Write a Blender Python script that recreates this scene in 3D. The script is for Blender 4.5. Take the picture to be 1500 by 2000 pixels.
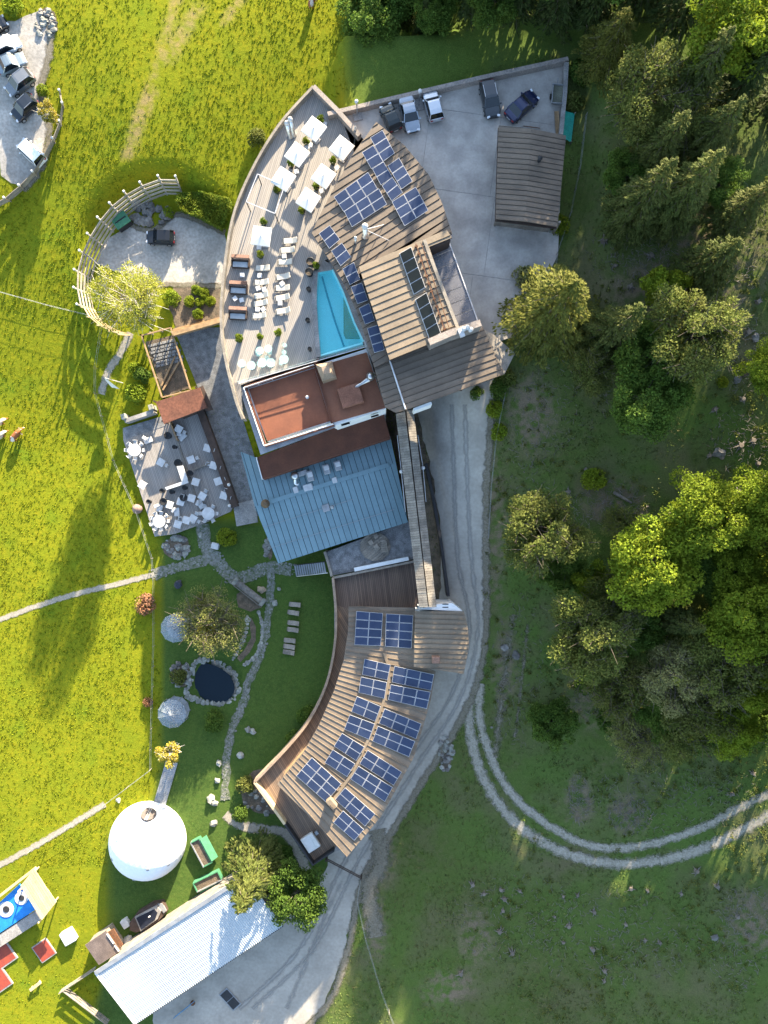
import bpy, bmesh, math, random
import numpy as np
from mathutils import Vector, Matrix, noise
from mathutils.geometry import delaunay_2d_cdt
random.seed(7)
D = bpy.data
SC = bpy.context.scene
COL = SC.collection
for o in list(D.objects): D.objects.remove(o)

# ---------------------------------------------------------------- camera, sky, sun, exposure
CAMH = 90.0          # drone height above the garden, metres
PPM = 15.0           # photo pixels per metre at garden level
cam_d = D.cameras.new('camera'); cam = D.objects.new('camera', cam_d); COL.objects.link(cam)
cam.location = (0, 0, CAMH); cam.rotation_euler = (0, 0, 0)
cam_d.sensor_fit = 'VERTICAL'; cam_d.angle = 2*math.atan((1000/PPM)/CAMH)
cam_d.clip_start = 1; cam_d.clip_end = 3000
SC.camera = cam
SUN_EL = 15.5
SDX, SDY = -0.29, -0.957           # direction in which shadows fall on the ground
world = D.worlds.new('World'); SC.world = world; world.use_nodes = True
wn = world.node_tree; wn.nodes.clear()
wo = wn.nodes.new('ShaderNodeOutputWorld'); wb = wn.nodes.new('ShaderNodeBackground'); sk = wn.nodes.new('ShaderNodeTexSky')
sk.sky_type = 'NISHITA'; sk.sun_disc = False
sk.sun_elevation = math.radians(SUN_EL); sk.sun_rotation = math.atan2(-SDX, -SDY)
sk.altitude = 900; sk.air_density = 1.0; sk.dust_density = 2.0; sk.ozone_density = 0.6
wb.inputs['Strength'].default_value = 0.118
wn.links.new(sk.outputs[0], wb.inputs[0]); wn.links.new(wb.outputs[0], wo.inputs[0])
sun_d = D.lights.new('sun', 'SUN'); sun = D.objects.new('sun', sun_d); COL.objects.link(sun)
sun_d.energy = 5.0; sun_d.angle = math.radians(0.5); sun_d.color = (1.0, 0.86, 0.64)
_c = math.cos(math.radians(SUN_EL))
sun.rotation_euler = Vector((SDX*_c, SDY*_c, -math.sin(math.radians(SUN_EL)))).to_track_quat('-Z', 'Y').to_euler()
sun.location = (30, 90, 60)
SC.view_settings.view_transform = 'Standard'; SC.view_settings.look = 'None'
SC.view_settings.exposure = 2.55; SC.view_settings.gamma = 1.0

# ---------------------------------------------------------------- terrain and placing
def ss(t):
    t = min(1.0, max(0.0, t)); return t*t*(3-2*t)
def th(x, y):
    A = ss((y+45)/75); E = ss((x+2)/14)
    t = E*(11.3*A+0.4) + (1-E)*5*ss((y-5)/60)
    xe = min(x, 70)-16
    t += 0.2*(math.log1p(math.exp(xe/3))*3 if xe < 60 else xe)
    t += 0.12*math.sin(x*0.21+1)*math.sin(y*0.17)
    dx = max(-4.5-x, 0, x-22.5); dy = max(20-y, 0, y-54)
    m = 1-ss(math.hypot(dx, dy)/2.5); t = t*(1-m)+11.6*m
    d = math.hypot(x+28.5, y-33.0); m = 1-ss((d-8.5)/2.2); t = t*(1-m)+1.0*m
    d = math.hypot(x+21.5, y+22.0); m = 1-ss((d-2.2)/1.6); t -= 0.9*m      # pond hollow
    return t
def P(px, py, z):
    k = (CAMH-z)/CAMH/PPM
    return Vector(((px-750)*k, (1000-py)*k, z))
def G(px, py, dz=0.0):
    z = 0.0
    for _ in range(14):
        p = P(px, py, z); z = 0.5*z+0.5*th(p.x, p.y)
    p = P(px, py, z); p.z = th(p.x, p.y)+dz
    return p
def PL(pts, z): return [(P(a, b, z).x, P(a, b, z).y) for a, b in pts]
def curve(pts, n=6, closed=False):
    out = []; N = len(pts)
    rng = range(N if closed else N-1)
    for i in rng:
        g = (lambda j: pts[j % N]) if closed else (lambda j: pts[min(max(j, 0), N-1)])
        p0, p1, p2, p3 = g(i-1), g(i), g(i+1), g(i+2)
        for k in range(n):
            t = k/n
            out.append(tuple(0.5*((2*b)+(c-a)*t+(2*a-5*b+4*c-d)*t*t+(3*b-a-3*c+d)*t**3) for a, b, c, d in zip(p0, p1, p2, p3)))
    if not closed: out.append(tuple(pts[-1]))
    return out

# ---------------------------------------------------------------- materials
MATS = {}
def nd(nt, t, **kw):
    n = nt.nodes.new(t)
    for k, v in kw.items(): setattr(n, k, v)
    return n
def mat(name, col, rough=0.8, col2=None, scale=1.0, bump=0.0, bscale=None, metal=0.0, spec=0.3, detail=6, stretch=None, world_co=True,
        fine=0.25, transl=0.0, alpha=1.0, trans=0.0, emit=None, rnd=0.0, contrast=(0.35, 0.65), ior=1.45, rot=0.0, coat=0.0):
    if name in MATS: return MATS[name]
    m = D.materials.new(name); m.use_nodes = True; nt = m.node_tree; L = nt.links.new
    b = nt.nodes['Principled BSDF']; out = nt.nodes['Material Output']
    col2 = col2 or tuple(c*0.72 for c in col)
    if world_co:
        g = nd(nt, 'ShaderNodeNewGeometry'); co = g.outputs['Position']
    else:
        g = nd(nt, 'ShaderNodeTexCoord'); co = g.outputs['Object']
    mp = nd(nt, 'ShaderNodeMapping'); L(co, mp.inputs[0])
    mp.inputs['Rotation'].default_value = (0, 0, rot)
    if stretch: mp.inputs['Scale'].default_value = stretch
    n1 = nd(nt, 'ShaderNodeTexNoise'); n1.inputs['Scale'].default_value = scale; n1.inputs['Detail'].default_value = detail
    L(mp.outputs[0], n1.inputs['Vector'])
    r = nd(nt, 'ShaderNodeMapRange'); r.inputs[1].default_value, r.inputs[2].default_value = contrast
    L(n1.outputs[0], r.inputs[0])
    mx = nd(nt, 'ShaderNodeMix', data_type='RGBA'); mx.inputs[6].default_value = (*col, 1); mx.inputs[7].default_value = (*col2, 1)
    L(r.outputs[0], mx.inputs[0])
    n2 = nd(nt, 'ShaderNodeTexNoise'); n2.inputs['Scale'].default_value = scale*9; n2.inputs['Detail'].default_value = 4
    L(mp.outputs[0], n2.inputs['Vector'])
    hv = nd(nt, 'ShaderNodeHueSaturation'); L(mx.outputs[2], hv.inputs['Color'])
    mr = nd(nt, 'ShaderNodeMapRange'); mr.inputs[1].default_value = 0.3; mr.inputs[2].default_value = 0.7
    mr.inputs[3].default_value = 1-fine; mr.inputs[4].default_value = 1+fine
    L(n2.outputs[0], mr.inputs[0])
    if rnd:
        oi = nd(nt, 'ShaderNodeObjectInfo'); m2 = nd(nt, 'ShaderNodeMapRange'); m2.inputs[3].default_value = 1-rnd; m2.inputs[4].default_value = 1+rnd
        L(oi.outputs['Random'], m2.inputs[0]); mu = nd(nt, 'ShaderNodeMath', operation='MULTIPLY')
        L(mr.outputs[0], mu.inputs[0]); L(m2.outputs[0], mu.inputs[1]); L(mu.outputs[0], hv.inputs['Value'])
    else: L(mr.outputs[0], hv.inputs['Value'])
    L(hv.outputs[0], b.inputs['Base Color'])
    b.inputs['Roughness'].default_value = rough; b.inputs['Metallic'].default_value = metal; b.inputs['Specular IOR Level'].default_value = spec
    b.inputs['Transmission Weight'].default_value = trans; b.inputs['Alpha'].default_value = alpha; b.inputs['IOR'].default_value = ior
    b.inputs['Coat Weight'].default_value = coat
    if emit: b.inputs['Emission Color'].default_value = (*emit, 1); b.inputs['Emission Strength'].default_value = 1
    if bump:
        bp = nd(nt, 'ShaderNodeBump'); bp.inputs['Strength'].default_value = 1.0; bp.inputs['Distance'].default_value = bump
        n3 = nd(nt, 'ShaderNodeTexNoise'); n3.inputs['Scale'].default_value = bscale or scale*6; n3.inputs['Detail'].default_value = 5
        L(mp.outputs[0], n3.inputs['Vector']); L(n3.outputs[0], bp.inputs['Height']); L(bp.outputs[0], b.inputs['Normal'])
    if transl:
        tr = nd(nt, 'ShaderNodeBsdfTranslucent'); L(hv.outputs[0], tr.inputs[0]); ms = nd(nt, 'ShaderNodeMixShader'); ms.inputs[0].default_value = transl
        L(b.outputs[0], ms.inputs[1]); L(tr.outputs[0], ms.inputs[2]); L(ms.outputs[0], out.inputs[0])
    MATS[name] = m; return m
def planks(name, col, col2, ang, width=0.14, gap=0.12, rough=0.75, gcol=0.35):
    """weathered boards too narrow to model: board tone varies board by board, dark joints"""
    m = D.materials.new(name); m.use_nodes = True; nt = m.node_tree; L = nt.links.new; b = nt.nodes['Principled BSDF']
    g = nd(nt, 'ShaderNodeNewGeometry'); mp = nd(nt, 'ShaderNodeMapping', vector_type='TEXTURE'); L(g.outputs['Position'], mp.inputs[0])
    mp.inputs['Rotation'].default_value = (0, 0, ang)
    sx = nd(nt, 'ShaderNodeSeparateXYZ'); L(mp.outputs[0], sx.inputs[0])
    dv = nd(nt, 'ShaderNodeMath', operation='DIVIDE'); L(sx.outputs[1], dv.inputs[0]); dv.inputs[1].default_value = width
    fl = nd(nt, 'ShaderNodeMath', operation='FLOOR'); L(dv.outputs[0], fl.inputs[0])
    fr = nd(nt, 'ShaderNodeMath', operation='FRACT'); L(dv.outputs[0], fr.inputs[0])
    wnz = nd(nt, 'ShaderNodeTexWhiteNoise', noise_dimensions='1D'); L(fl.outputs[0], wnz.inputs['W'])
    n1 = nd(nt, 'ShaderNodeTexNoise'); n1.inputs['Scale'].default_value = 0.5; n1.inputs['Detail'].default_value = 7
    m2 = nd(nt, 'ShaderNodeMapping'); m2.inputs['Scale'].default_value = (0.6, 3.0, 1); L(mp.outputs[0], m2.inputs[0]); L(m2.outputs[0], n1.inputs['Vector'])
    ad = nd(nt, 'ShaderNodeMath', operation='MULTIPLY_ADD'); L(wnz.outputs[0], ad.inputs[0]); ad.inputs[1].default_value = 0.5
    sb = nd(nt, 'ShaderNodeMath', operation='SUBTRACT'); L(n1.outputs[0], sb.inputs[0]); sb.inputs[1].default_value = 0.25
    L(sb.outputs[0], ad.inputs[2])
    mx = nd(nt, 'ShaderNodeMix', data_type='RGBA'); mx.inputs[6].default_value = (*col, 1); mx.inputs[7].default_value = (*col2, 1); L(ad.outputs[0], mx.inputs[0])
    lt = nd(nt, 'ShaderNodeMath', operation='LESS_THAN'); L(fr.outputs[0], lt.inputs[0]); lt.inputs[1].default_value = gap
    mj = nd(nt, 'ShaderNodeMix', data_type='RGBA'); L(lt.outputs[0], mj.inputs[0]); L(mx.outputs[2], mj.inputs[6]); mj.inputs[7].default_value = tuple(c*gcol for c in col2)+(1,)
    L(mj.outputs[2], b.inputs['Base Color']); b.inputs['Roughness'].default_value = rough; b.inputs['Specular IOR Level'].default_value = 0.25
    MATS[name] = m; return m

# ---------------------------------------------------------------- mesh building
def new_obj(name, me, parent=None, label=None, cat=None, group=None, kind=None, loc=None):
    o = D.objects.new(name, me); COL.objects.link(o)
    if loc is not None: o.location = loc
    if parent is not None: o.parent = parent
    if label: o['label'] = label
    if cat: o['category'] = cat
    if group: o['group'] = group
    if kind: o['kind'] = kind
    return o
def thing(name, label, cat, loc=(0, 0, 0), group=None): return new_obj(name, None, None, label, cat, group, None, Vector(loc))
class MB:
    def __init__(s): s.v = []; s.f = []; s.m = []; s.mi = 0
    def add(s, vs, fs):
        k = len(s.v); s.v += [tuple(v) for v in vs]; s.f += [tuple(i+k for i in f) for f in fs]; s.m += [s.mi]*len(fs); return s
    def prism(s, poly, ztop, thick=None, zbot=None):
        n = len(poly)
        a = sum(poly[i][0]*poly[(i+1) % n][1]-poly[(i+1) % n][0]*poly[i][1] for i in range(n))
        if a < 0: poly = poly[::-1]
        zt = [ztop(x, y) if callable(ztop) else ztop for x, y in poly]
        zb = [z-thick for z in zt] if zbot is None else [zbot(x, y) if callable(zbot) else zbot for x, y in poly]
        vs = [(x, y, z) for (x, y), z in zip(poly, zt)]+[(x, y, z) for (x, y), z in zip(poly, zb)]
        return s.add(vs, [tuple(range(n)), tuple(range(2*n-1, n-1, -1))]+[(i, n+i, n+(i+1) % n, (i+1) % n) for i in range(n)])
    def box(s, c, size, rz=0.0, bev=0.0, tilt=None):
        x, y, z = [q/2 for q in size]; R = Matrix.Rotation(rz, 3, 'Z')
        if tilt is not None: R = R @ tilt
        c = Vector(c)
        if bev:
            b = min(bev, x*.9, y*.9, z*.9); vs = []
            ring = [(x-b, y), (-x+b, y), (-x, y-b), (-x, -y+b), (-x+b, -y), (x-b, -y), (x, -y+b), (x, y-b)]
            inn = [(x-b, y-b), (-x+b, y-b), (-x+b, y-b), (-x+b, -y+b), (-x+b, -y+b), (x-b, -y+b), (x-b, -y+b), (x-b, y-b)]
            vs = [(p[0], p[1], -z) for p in ring]+[(p[0], p[1], z-b) for p in ring]+[(p[0], p[1], z) for p in inn]
            fs = [tuple(range(7, -1, -1)), tuple(range(16, 24))]
            for r in (0, 8):
                for i in range(8): fs.append((r+i, r+(i+1) % 8, r+8+(i+1) % 8, r+8+i))
            return s.add([c+R @ Vector(v) for v in vs], fs)
        vs = [(-x, -y, -z), (x, -y, -z), (x, y, -z), (-x, y, -z), (-x, -y, z), (x, -y, z), (x, y, z), (-x, y, z)]
        return s.add([c+R @ Vector(v) for v in vs], [(3, 2, 1, 0), (4, 5, 6, 7), (0, 1, 5, 4), (1, 2, 6, 5), (2, 3, 7, 6), (3, 0, 4, 7)])
    def bar(s, a, b, w, h=None):
        """square bar from a to b"""
        a, b = Vector(a), Vector(b); d = (b-a); L = d.length; d.normalize(); h = h or w
        up = Vector((0, 0, 1)) if abs(d.z) < 0.95 else Vector((0, 1, 0))
        sd = d.cross(up).normalized(); u2 = sd.cross(d)
        q = [(sd*i*w/2+u2*j*h/2) for i, j in ((-1, -1), (1, -1), (1, 1), (-1, 1))]
        return s.add([a+k for k in q]+[b+k for k in q], [(3, 2, 1, 0), (4, 5, 6, 7), (0, 1, 5, 4), (1, 2, 6, 5), (2, 3, 7, 6), (3, 0, 4, 7)])
    def tube(s, pts, r, n=8, cap=True):
        pts = [Vector(p) for p in pts]; k = len(pts); rs = r if isinstance(r, (list, tuple)) else [r]*k; vs = []; fs = []
        for i, p in enumerate(pts):
            d = (pts[min(i+1, k-1)]-pts[max(i-1, 0)]).normalized()
            up = Vector((0, 0, 1)) if abs(d.z) < 0.9 else Vector((1, 0, 0))
            a = d.cross(up).normalized(); b = d.cross(a)
            vs += [p+(a*math.cos(t)+b*math.sin(t))*rs[i] for t in [2*math.pi*j/n for j in range(n)]]
        for i in range(k-1):
            for j in range(n): fs.append((i*n+j, i*n+(j+1) % n, (i+1)*n+(j+1) % n, (i+1)*n+j))
        if cap: fs += [tuple(range(n)), tuple(range(k*n-1, (k-1)*n-1, -1))]
        return s.add(vs, fs)
    def lathe(s, c, prof, n=14, sq=1.0):
        """prof: list of (radius, z)"""
        c = Vector(c); vs = []; fs = []; k = len(prof)
        for r, z in prof:
            vs += [c+Vector((r*math.cos(2*math.pi*j/n), r*sq*math.sin(2*math.pi*j/n), z)) for j in range(n)]
        for i in range(k-1):
            for j in range(n): fs.append((i*n+j, i*n+(j+1) % n, (i+1)*n+(j+1) % n, (i+1)*n+j))
        fs += [tuple(range(n-1, -1, -1)), tuple(range((k-1)*n, k*n))]
        return s.add(vs, fs)
    def rock(s, c, r, seed=0, flat=0.6):
        bm = bmesh.new(); bmesh.ops.create_icosphere(bm, subdivisions=2, radius=1)
        rr = random.Random(seed); off = Vector((rr.uniform(0, 99), rr.uniform(0, 99), seed))
        sx, sy = rr.uniform(.75, 1.2), rr.uniform(.75, 1.2)
        vs = []
        for v in bm.verts:
            q = 1+0.55*noise.noise(v.co*1.3+off)+0.22*noise.noise(v.co*3+off)
            vs.append(Vector(c)+Vector((v.co.x*r*q*sx, v.co.y*r*q*sy, v.co.z*r*q*flat)))
        bm.verts.index_update(); fs = [[v.index for v in f.verts] for f in bm.faces]; bm.free()
        return s.add(vs, fs)
    def build(s, name, mats, parent=None, label=None, cat=None, group=None, kind=None, smooth=False, origin=None):
        if not isinstance(mats, (list, tuple)): mats = [mats]
        if parent is not None: org = Vector(parent.location); p2 = parent.parent
        else: org = origin if origin is not None else None
        if parent is not None and parent.parent is not None: org = org+Vector(parent.parent.location)
        if org is None:
            if kind == 'structure' or kind == 'stuff': org = Vector((0, 0, 0))
            else:
                a = np.array(s.v); org = Vector((float(a[:, 0].mean()), float(a[:, 1].mean()), float(a[:, 2].min())))
        me = D.meshes.new(name); me.from_pydata([(v[0]-org.x, v[1]-org.y, v[2]-org.z) for v in s.v], [], s.f)
        for m in mats: me.materials.append(m)
        if len(mats) > 1: me.polygons.foreach_set('material_index', s.m)
        if smooth: me.polygons.foreach_set('use_smooth', [True]*len(me.polygons))
        me.update()
        return new_obj(name, me, parent, label, cat, group, kind, None if parent is not None else org)
def copy_thing(root, loc=None, rz=None, label=None, group=None, scale=None):
    r = root.copy(); COL.objects.link(r)
    if loc is not None: r.location = loc
    if rz is not None: r.rotation_euler = (0, 0, rz)
    if scale is not None: r.scale = (scale,)*3 if not isinstance(scale, (tuple, list)) else scale
    if label: r['label'] = label
    if group: r['group'] = group
    for ch in list(root.children):
        c = ch.copy(); COL.objects.link(c); c.parent = r
        for g in list(ch.children):
            d = g.copy(); COL.objects.link(d); d.parent = c
    return r
class Proto:
    """first call moves the built thing itself, later calls copy it"""
    def __init__(s, root): s.root = root; s.used = False
    def put(s, loc, rz=0.0, label=None, group=None, scale=None):
        if not s.used:
            s.used = True; r = s.root; r.location = loc; r.rotation_euler = (0, 0, rz)
            if label: r['label'] = label
            if group: r['group'] = group
            if scale is not None: r.scale = (scale,)*3 if not isinstance(scale, (tuple, list)) else scale
            return r
        return copy_thing(s.root, loc, rz, label, group, scale if scale is not None else 1.0)
def clip(poly, n, d):
    """keep the part with n.p <= d"""
    out = []; N = len(poly)
    for i in range(N):
        a, b = poly[i], poly[(i+1) % N]; da = n[0]*a[0]+n[1]*a[1]-d; db = n[0]*b[0]+n[1]*b[1]-d
        if da <= 0: out.append(a)
        if (da < 0 < db) or (db < 0 < da):
            t = da/(da-db); out.append((a[0]+t*(b[0]-a[0]), a[1]+t*(b[1]-a[1])))
    return out
def strips(poly, ang, width, gap=0.05, jitter=0.0):
    """cut a polygon into strips that run along angle ang (world)"""
    n = (-math.sin(ang), math.cos(ang)); ds = [n[0]*x+n[1]*y for x, y in poly]; d = min(ds); res = []
    while d < max(ds)-0.02:
        w = width*(1+random.uniform(-jitter, jitter)); q = clip(clip(poly, n, d+w-gap), (-n[0], -n[1]), -d)
        if len(q) >= 3: res.append((q, d))
        d += w
    return res
def roof_trays(parent, poly, ang, width, zf, m, name='roof_tray', thick=0.05, rib=0.07):
    """standing-seam sheets: each tray a part, with an upstand along one side"""
    n = (-math.sin(ang), math.cos(ang)); u = (math.cos(ang), math.sin(ang))
    z = zf if callable(zf) else (lambda x, y: zf)
    for q, d in strips(poly, ang, width, 0.05):
        b = MB(); b.prism(q, z, thick)
        rb = clip(clip(poly, n, d+0.07), (-n[0], -n[1]), -d-0.005)
        if len(rb) >= 3 and rib: b.prism(rb, lambda x, y: z(x, y)+rib, zbot=lambda x, y: z(x, y)-thick*0.5)
        b.build(name, m, parent)
def npmesh(name, V, F, mats):
    """V (n,3), F (m,k) arrays"""
    me = D.meshes.new(name); k = F.shape[1]
    me.vertices.add(len(V)); me.vertices.foreach_set('co', np.asarray(V, dtype=np.float32).ravel())
    me.loops.add(F.size); me.loops.foreach_set('vertex_index', F.astype(np.int32).ravel())
    me.polygons.add(len(F)); me.polygons.foreach_set('loop_start', np.arange(0, F.size, k, dtype=np.int32))
    for m in (mats if isinstance(mats, (list, tuple)) else [mats]): me.materials.append(m)
    me.update(calc_edges=True); return me
def inside(p, poly):
    c = False; j = len(poly)-1
    for i in range(len(poly)):
        if (poly[i][1] > p[1]) != (poly[j][1] > p[1]) and p[0] < (poly[j][0]-poly[i][0])*(p[1]-poly[i][1])/(poly[j][1]-poly[i][1])+poly[i][0]: c = not c
        j = i
    return c
def drape(name, pts_px, off, m, step=1.0, jit=0.0, smooth_n=0, kind='structure', closed=True, parent=None, world=False):
    """sheet lying on the terrain, outline given in photo pixels"""
    pts = curve(pts_px, smooth_n, True) if smooth_n else pts_px
    w = [(p[0], p[1]) for p in pts] if world else [(G(*p).x, G(*p).y) for p in pts]
    b = []
    for i in range(len(w)):
        a, c = w[i], w[(i+1) % len(w)]; k = max(1, int(math.hypot(c[0]-a[0], c[1]-a[1])/step))
        for j in range(k):
            x, y = a[0]+(c[0]-a[0])*j/k, a[1]+(c[1]-a[1])*j/k
            if jit: x += jit*noise.noise((x*.9, y*.9, 3)); y += jit*noise.noise((x*.9, y*.9, 9)); x += jit*.5*noise.noise((x*3, y*3, 1)); y += jit*.5*noise.noise((x*3, y*3, 5))
            b.append(Vector((x, y)))
    xs = [p.x for p in b]; ys = [p.y for p in b]; inner = []; bt = [(p.x, p.y) for p in b]
    gx = min(xs)+step/2
    while gx < max(xs):
        gy = min(ys)+step/2
        while gy < max(ys):
            if inside((gx, gy), bt): inner.append(Vector((gx+.01*math.sin(gy*9), gy)))
            gy += step
        gx += step
    n = len(b)
    r = delaunay_2d_cdt(b+inner, [], [list(range(n))], 1, 1e-4)
    V = [(p.x, p.y, th(p.x, p.y)+off) for p in r[0]]
    me = D.meshes.new(name); me.from_pydata(V, [], [tuple(f) for f in r[2]]); me.materials.append(m)
    bm = bmesh.new(); bm.from_mesh(me)
    for f in bm.faces:
        if f.normal.z < 0: f.normal_flip()
    for f in bm.faces: f.smooth = True
    bm.to_mesh(me); bm.free()
    return new_obj(name, me, parent, kind=kind if parent is None else None)
def ribbon(pts_px, w0, w1=None):
    """outline of a band along a pixel path, widths in pixels"""
    pts = curve(pts_px, 6); L, R = [], []; w1 = w1 or w0
    for i, p in enumerate(pts):
        a, c = pts[max(i-1, 0)], pts[min(i+1, len(pts)-1)]; d = math.hypot(c[0]-a[0], c[1]-a[1]) or 1
        w = (w0+(w1-w0)*i/(len(pts)-1))/2; nx, ny = -(c[1]-a[1])/d*w, (c[0]-a[0])/d*w
        L.append((p[0]+nx, p[1]+ny)); R.append((p[0]-nx, p[1]-ny))
    return L+R[::-1]

def soft_mat(name, c1, c2, scale=1.6, lo=.28, hi=.6, amp=1.1):
    """worn ground whose cover thins out towards the band's edge and lets the grass through"""
    m = D.materials.new(name); m.use_nodes = True; nt = m.node_tree; L = nt.links.new; b = nt.nodes['Principled BSDF']; out = nt.nodes['Material Output']
    g = nd(nt, 'ShaderNodeNewGeometry'); at = nd(nt, 'ShaderNodeAttribute', attribute_name='cover')
    n = nd(nt, 'ShaderNodeTexNoise'); n.inputs['Scale'].default_value = scale; n.inputs['Detail'].default_value = 8; n.inputs['Roughness'].default_value = .65; L(g.outputs['Position'], n.inputs['Vector'])
    n2 = nd(nt, 'ShaderNodeTexNoise'); n2.inputs['Scale'].default_value = 5; n2.inputs['Detail'].default_value = 6; L(g.outputs['Position'], n2.inputs['Vector'])
    r2 = nd(nt, 'ShaderNodeMapRange'); r2.inputs[1].default_value = .35; r2.inputs[2].default_value = .65; L(n2.outputs[0], r2.inputs[0])
    mx = nd(nt, 'ShaderNodeMix', data_type='RGBA'); mx.inputs[6].default_value = (*c1, 1); mx.inputs[7].default_value = (*c2, 1); L(r2.outputs[0], mx.inputs[0]); L(mx.outputs[2], b.inputs['Base Color'])
    b.inputs['Roughness'].default_value = 1; b.inputs['Specular IOR Level'].default_value = .05
    ma = nd(nt, 'ShaderNodeMath', operation='MULTIPLY_ADD'); L(n.outputs[0], ma.inputs[0]); ma.inputs[1].default_value = amp
    sb = nd(nt, 'ShaderNodeMath', operation='SUBTRACT'); L(at.outputs['Fac'], sb.inputs[0]); sb.inputs[1].default_value = amp/2; L(sb.outputs[0], ma.inputs[2])
    r = nd(nt, 'ShaderNodeMapRange'); r.inputs[1].default_value = lo; r.inputs[2].default_value = hi; L(ma.outputs[0], r.inputs[0])
    tr = nd(nt, 'ShaderNodeBsdfTransparent'); ms = nd(nt, 'ShaderNodeMixShader'); L(r.outputs[0], ms.inputs[0]); L(tr.outputs[0], ms.inputs[1]); L(b.outputs[0], ms.inputs[2]); L(ms.outputs[0], out.inputs[0])
    return m
def soft_band(name, pts_px, w, off, m, sub=7, peak=1.0):
    """band of worn ground following the terrain, w in pixels"""
    pts = curve(pts_px, 10); V, F, C = [], [], []
    for i, p in enumerate(pts):
        a, c = pts[max(i-1, 0)], pts[min(i+1, len(pts)-1)]; d = math.hypot(c[0]-a[0], c[1]-a[1]) or 1; nx, ny = -(c[1]-a[1])/d, (c[0]-a[0])/d
        for j in range(sub):
            t = j/(sub-1)*2-1; V.append(G(p[0]+nx*t*w/2, p[1]+ny*t*w/2, off)); C.append((1-abs(t))*peak)
    for i in range(len(pts)-1):
        for j in range(sub-1): F.append((i*sub+j, (i+1)*sub+j, (i+1)*sub+j+1, i*sub+j+1))
    me = D.meshes.new(name); me.from_pydata(V, [], F); me.materials.append(m); at = me.attributes.new('cover', 'FLOAT', 'POINT'); at.data.foreach_set('value', C)
    return new_obj(name, me, kind='structure')
# ---------------------------------------------------------------- palette
M_conc = mat('courtyard_concrete', (0.43, 0.39, 0.345), 0.9, (0.30, 0.27, 0.24), 0.45, 0.004, 6, fine=0.08)
M_concd = mat('grey_concrete', (0.30, 0.28, 0.26), 0.9, (0.2, 0.19, 0.18), 0.8, 0.01, 5)
M_wallcap = mat('pinkish_wall_cap', (0.29, 0.24, 0.205), 0.9, (0.21, 0.185, 0.165), 0.7, 0.01, 6)
M_gravel = mat('pale_gravel', (0.40, 0.37, 0.33), 1.0, (0.28, 0.26, 0.23), 0.35, 0.03, 9, fine=0.2)
M_graveld = mat('grey_gravel', (0.22, 0.22, 0.22), 1.0, (0.13, 0.13, 0.13), 1.5, 0.03, 9, fine=0.45)
M_road = mat('road_surface', (0.38, 0.345, 0.295), 0.95, (0.28, 0.255, 0.218), 0.3, 0.008, 7, fine=0.1)
M_path = mat('trodden_path', (0.42, 0.39, 0.33), 1.0, (0.28, 0.25, 0.19), 1.2, 0.03, 6, fine=0.3)
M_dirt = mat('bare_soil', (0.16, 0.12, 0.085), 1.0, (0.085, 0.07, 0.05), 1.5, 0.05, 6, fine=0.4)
M_cobble = mat('path_bed', (0.16, 0.165, 0.125), 1.0, (0.075, 0.10, 0.045), 2, 0.03, 8, fine=0.4)
M_stone = mat('pale_stone', (0.30, 0.30, 0.265), 0.9, (0.17, 0.17, 0.145), 2.5, 0.03, 6, world_co=False, rnd=0.25)
M_rock = mat('limestone_rock', (0.20, 0.19, 0.175), 0.9, (0.12, 0.11, 0.10), 2.5, 0.05, 6, rnd=0.25)
M_roofb = mat('brown_seam_roof', (0.165, 0.128, 0.095), 0.65, (0.12, 0.095, 0.072), 0.5, spec=0.35, rnd=0.10, fine=0.08)
M_rooft = mat('tan_seam_roof', (0.22, 0.172, 0.12), 0.65, (0.17, 0.133, 0.094), 0.5, spec=0.35, rnd=0.10, fine=0.08)
M_rooflow = mat('tan_low_roof', (0.205, 0.158, 0.112), 0.65, (0.155, 0.12, 0.088), 0.5, spec=0.35, rnd=0.09, fine=0.08)
M_blue = mat('blue_seam_roof', (0.165, 0.255, 0.285), 0.5, (0.145, 0.23, 0.26), 0.4, spec=0.4, rnd=0.05, fine=0.05)
M_red = mat('red_brown_membrane', (0.21, 0.08, 0.045), 0.9, (0.16, 0.063, 0.038), 0.5, fine=0.08)
M_redd = mat('dark_brown_membrane', (0.12, 0.048, 0.03), 0.9, (0.09, 0.038, 0.025), 0.6, fine=0.1)
M_white = mat('white_render', (0.78, 0.78, 0.76), 0.8, (0.68, 0.68, 0.66), 0.8, fine=0.05)
M_whitefab = mat('white_canvas', (0.62, 0.60, 0.56), 0.9, (0.56, 0.54, 0.50), 2, fine=0.05)
M_cream = mat('cream_cushion', (0.52, 0.47, 0.39), 0.9, (0.44, 0.40, 0.33), 2, fine=0.06)
M_whitep = mat('white_plastic', (0.50, 0.50, 0.50), 0.5, (0.42, 0.42, 0.42), 2, fine=0.05)
M_greyfab = mat('grey_fabric', (0.36, 0.37, 0.38), 0.9, fine=0.1)
M_steel = mat('brushed_steel', (0.62, 0.62, 0.62), 0.35, metal=0.9, fine=0.05)
M_galv = mat('galvanised', (0.33, 0.34, 0.35), 0.5, metal=0.4, fine=0.1)
M_dark = mat('dark_metal', (0.03, 0.03, 0.032), 0.6)
M_black = mat('black_plastic', (0.015, 0.015, 0.016), 0.5)
M_wood = mat('warm_timber', (0.33, 0.22, 0.12), 0.8, (0.22, 0.145, 0.08), 1.5, 0.004, 12, fine=0.2)
M_woodg = mat('weathered_timber', (0.27, 0.235, 0.19), 0.85, (0.17, 0.15, 0.125), 1.2, 0.004, 12, fine=0.25, rnd=0.15)
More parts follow.
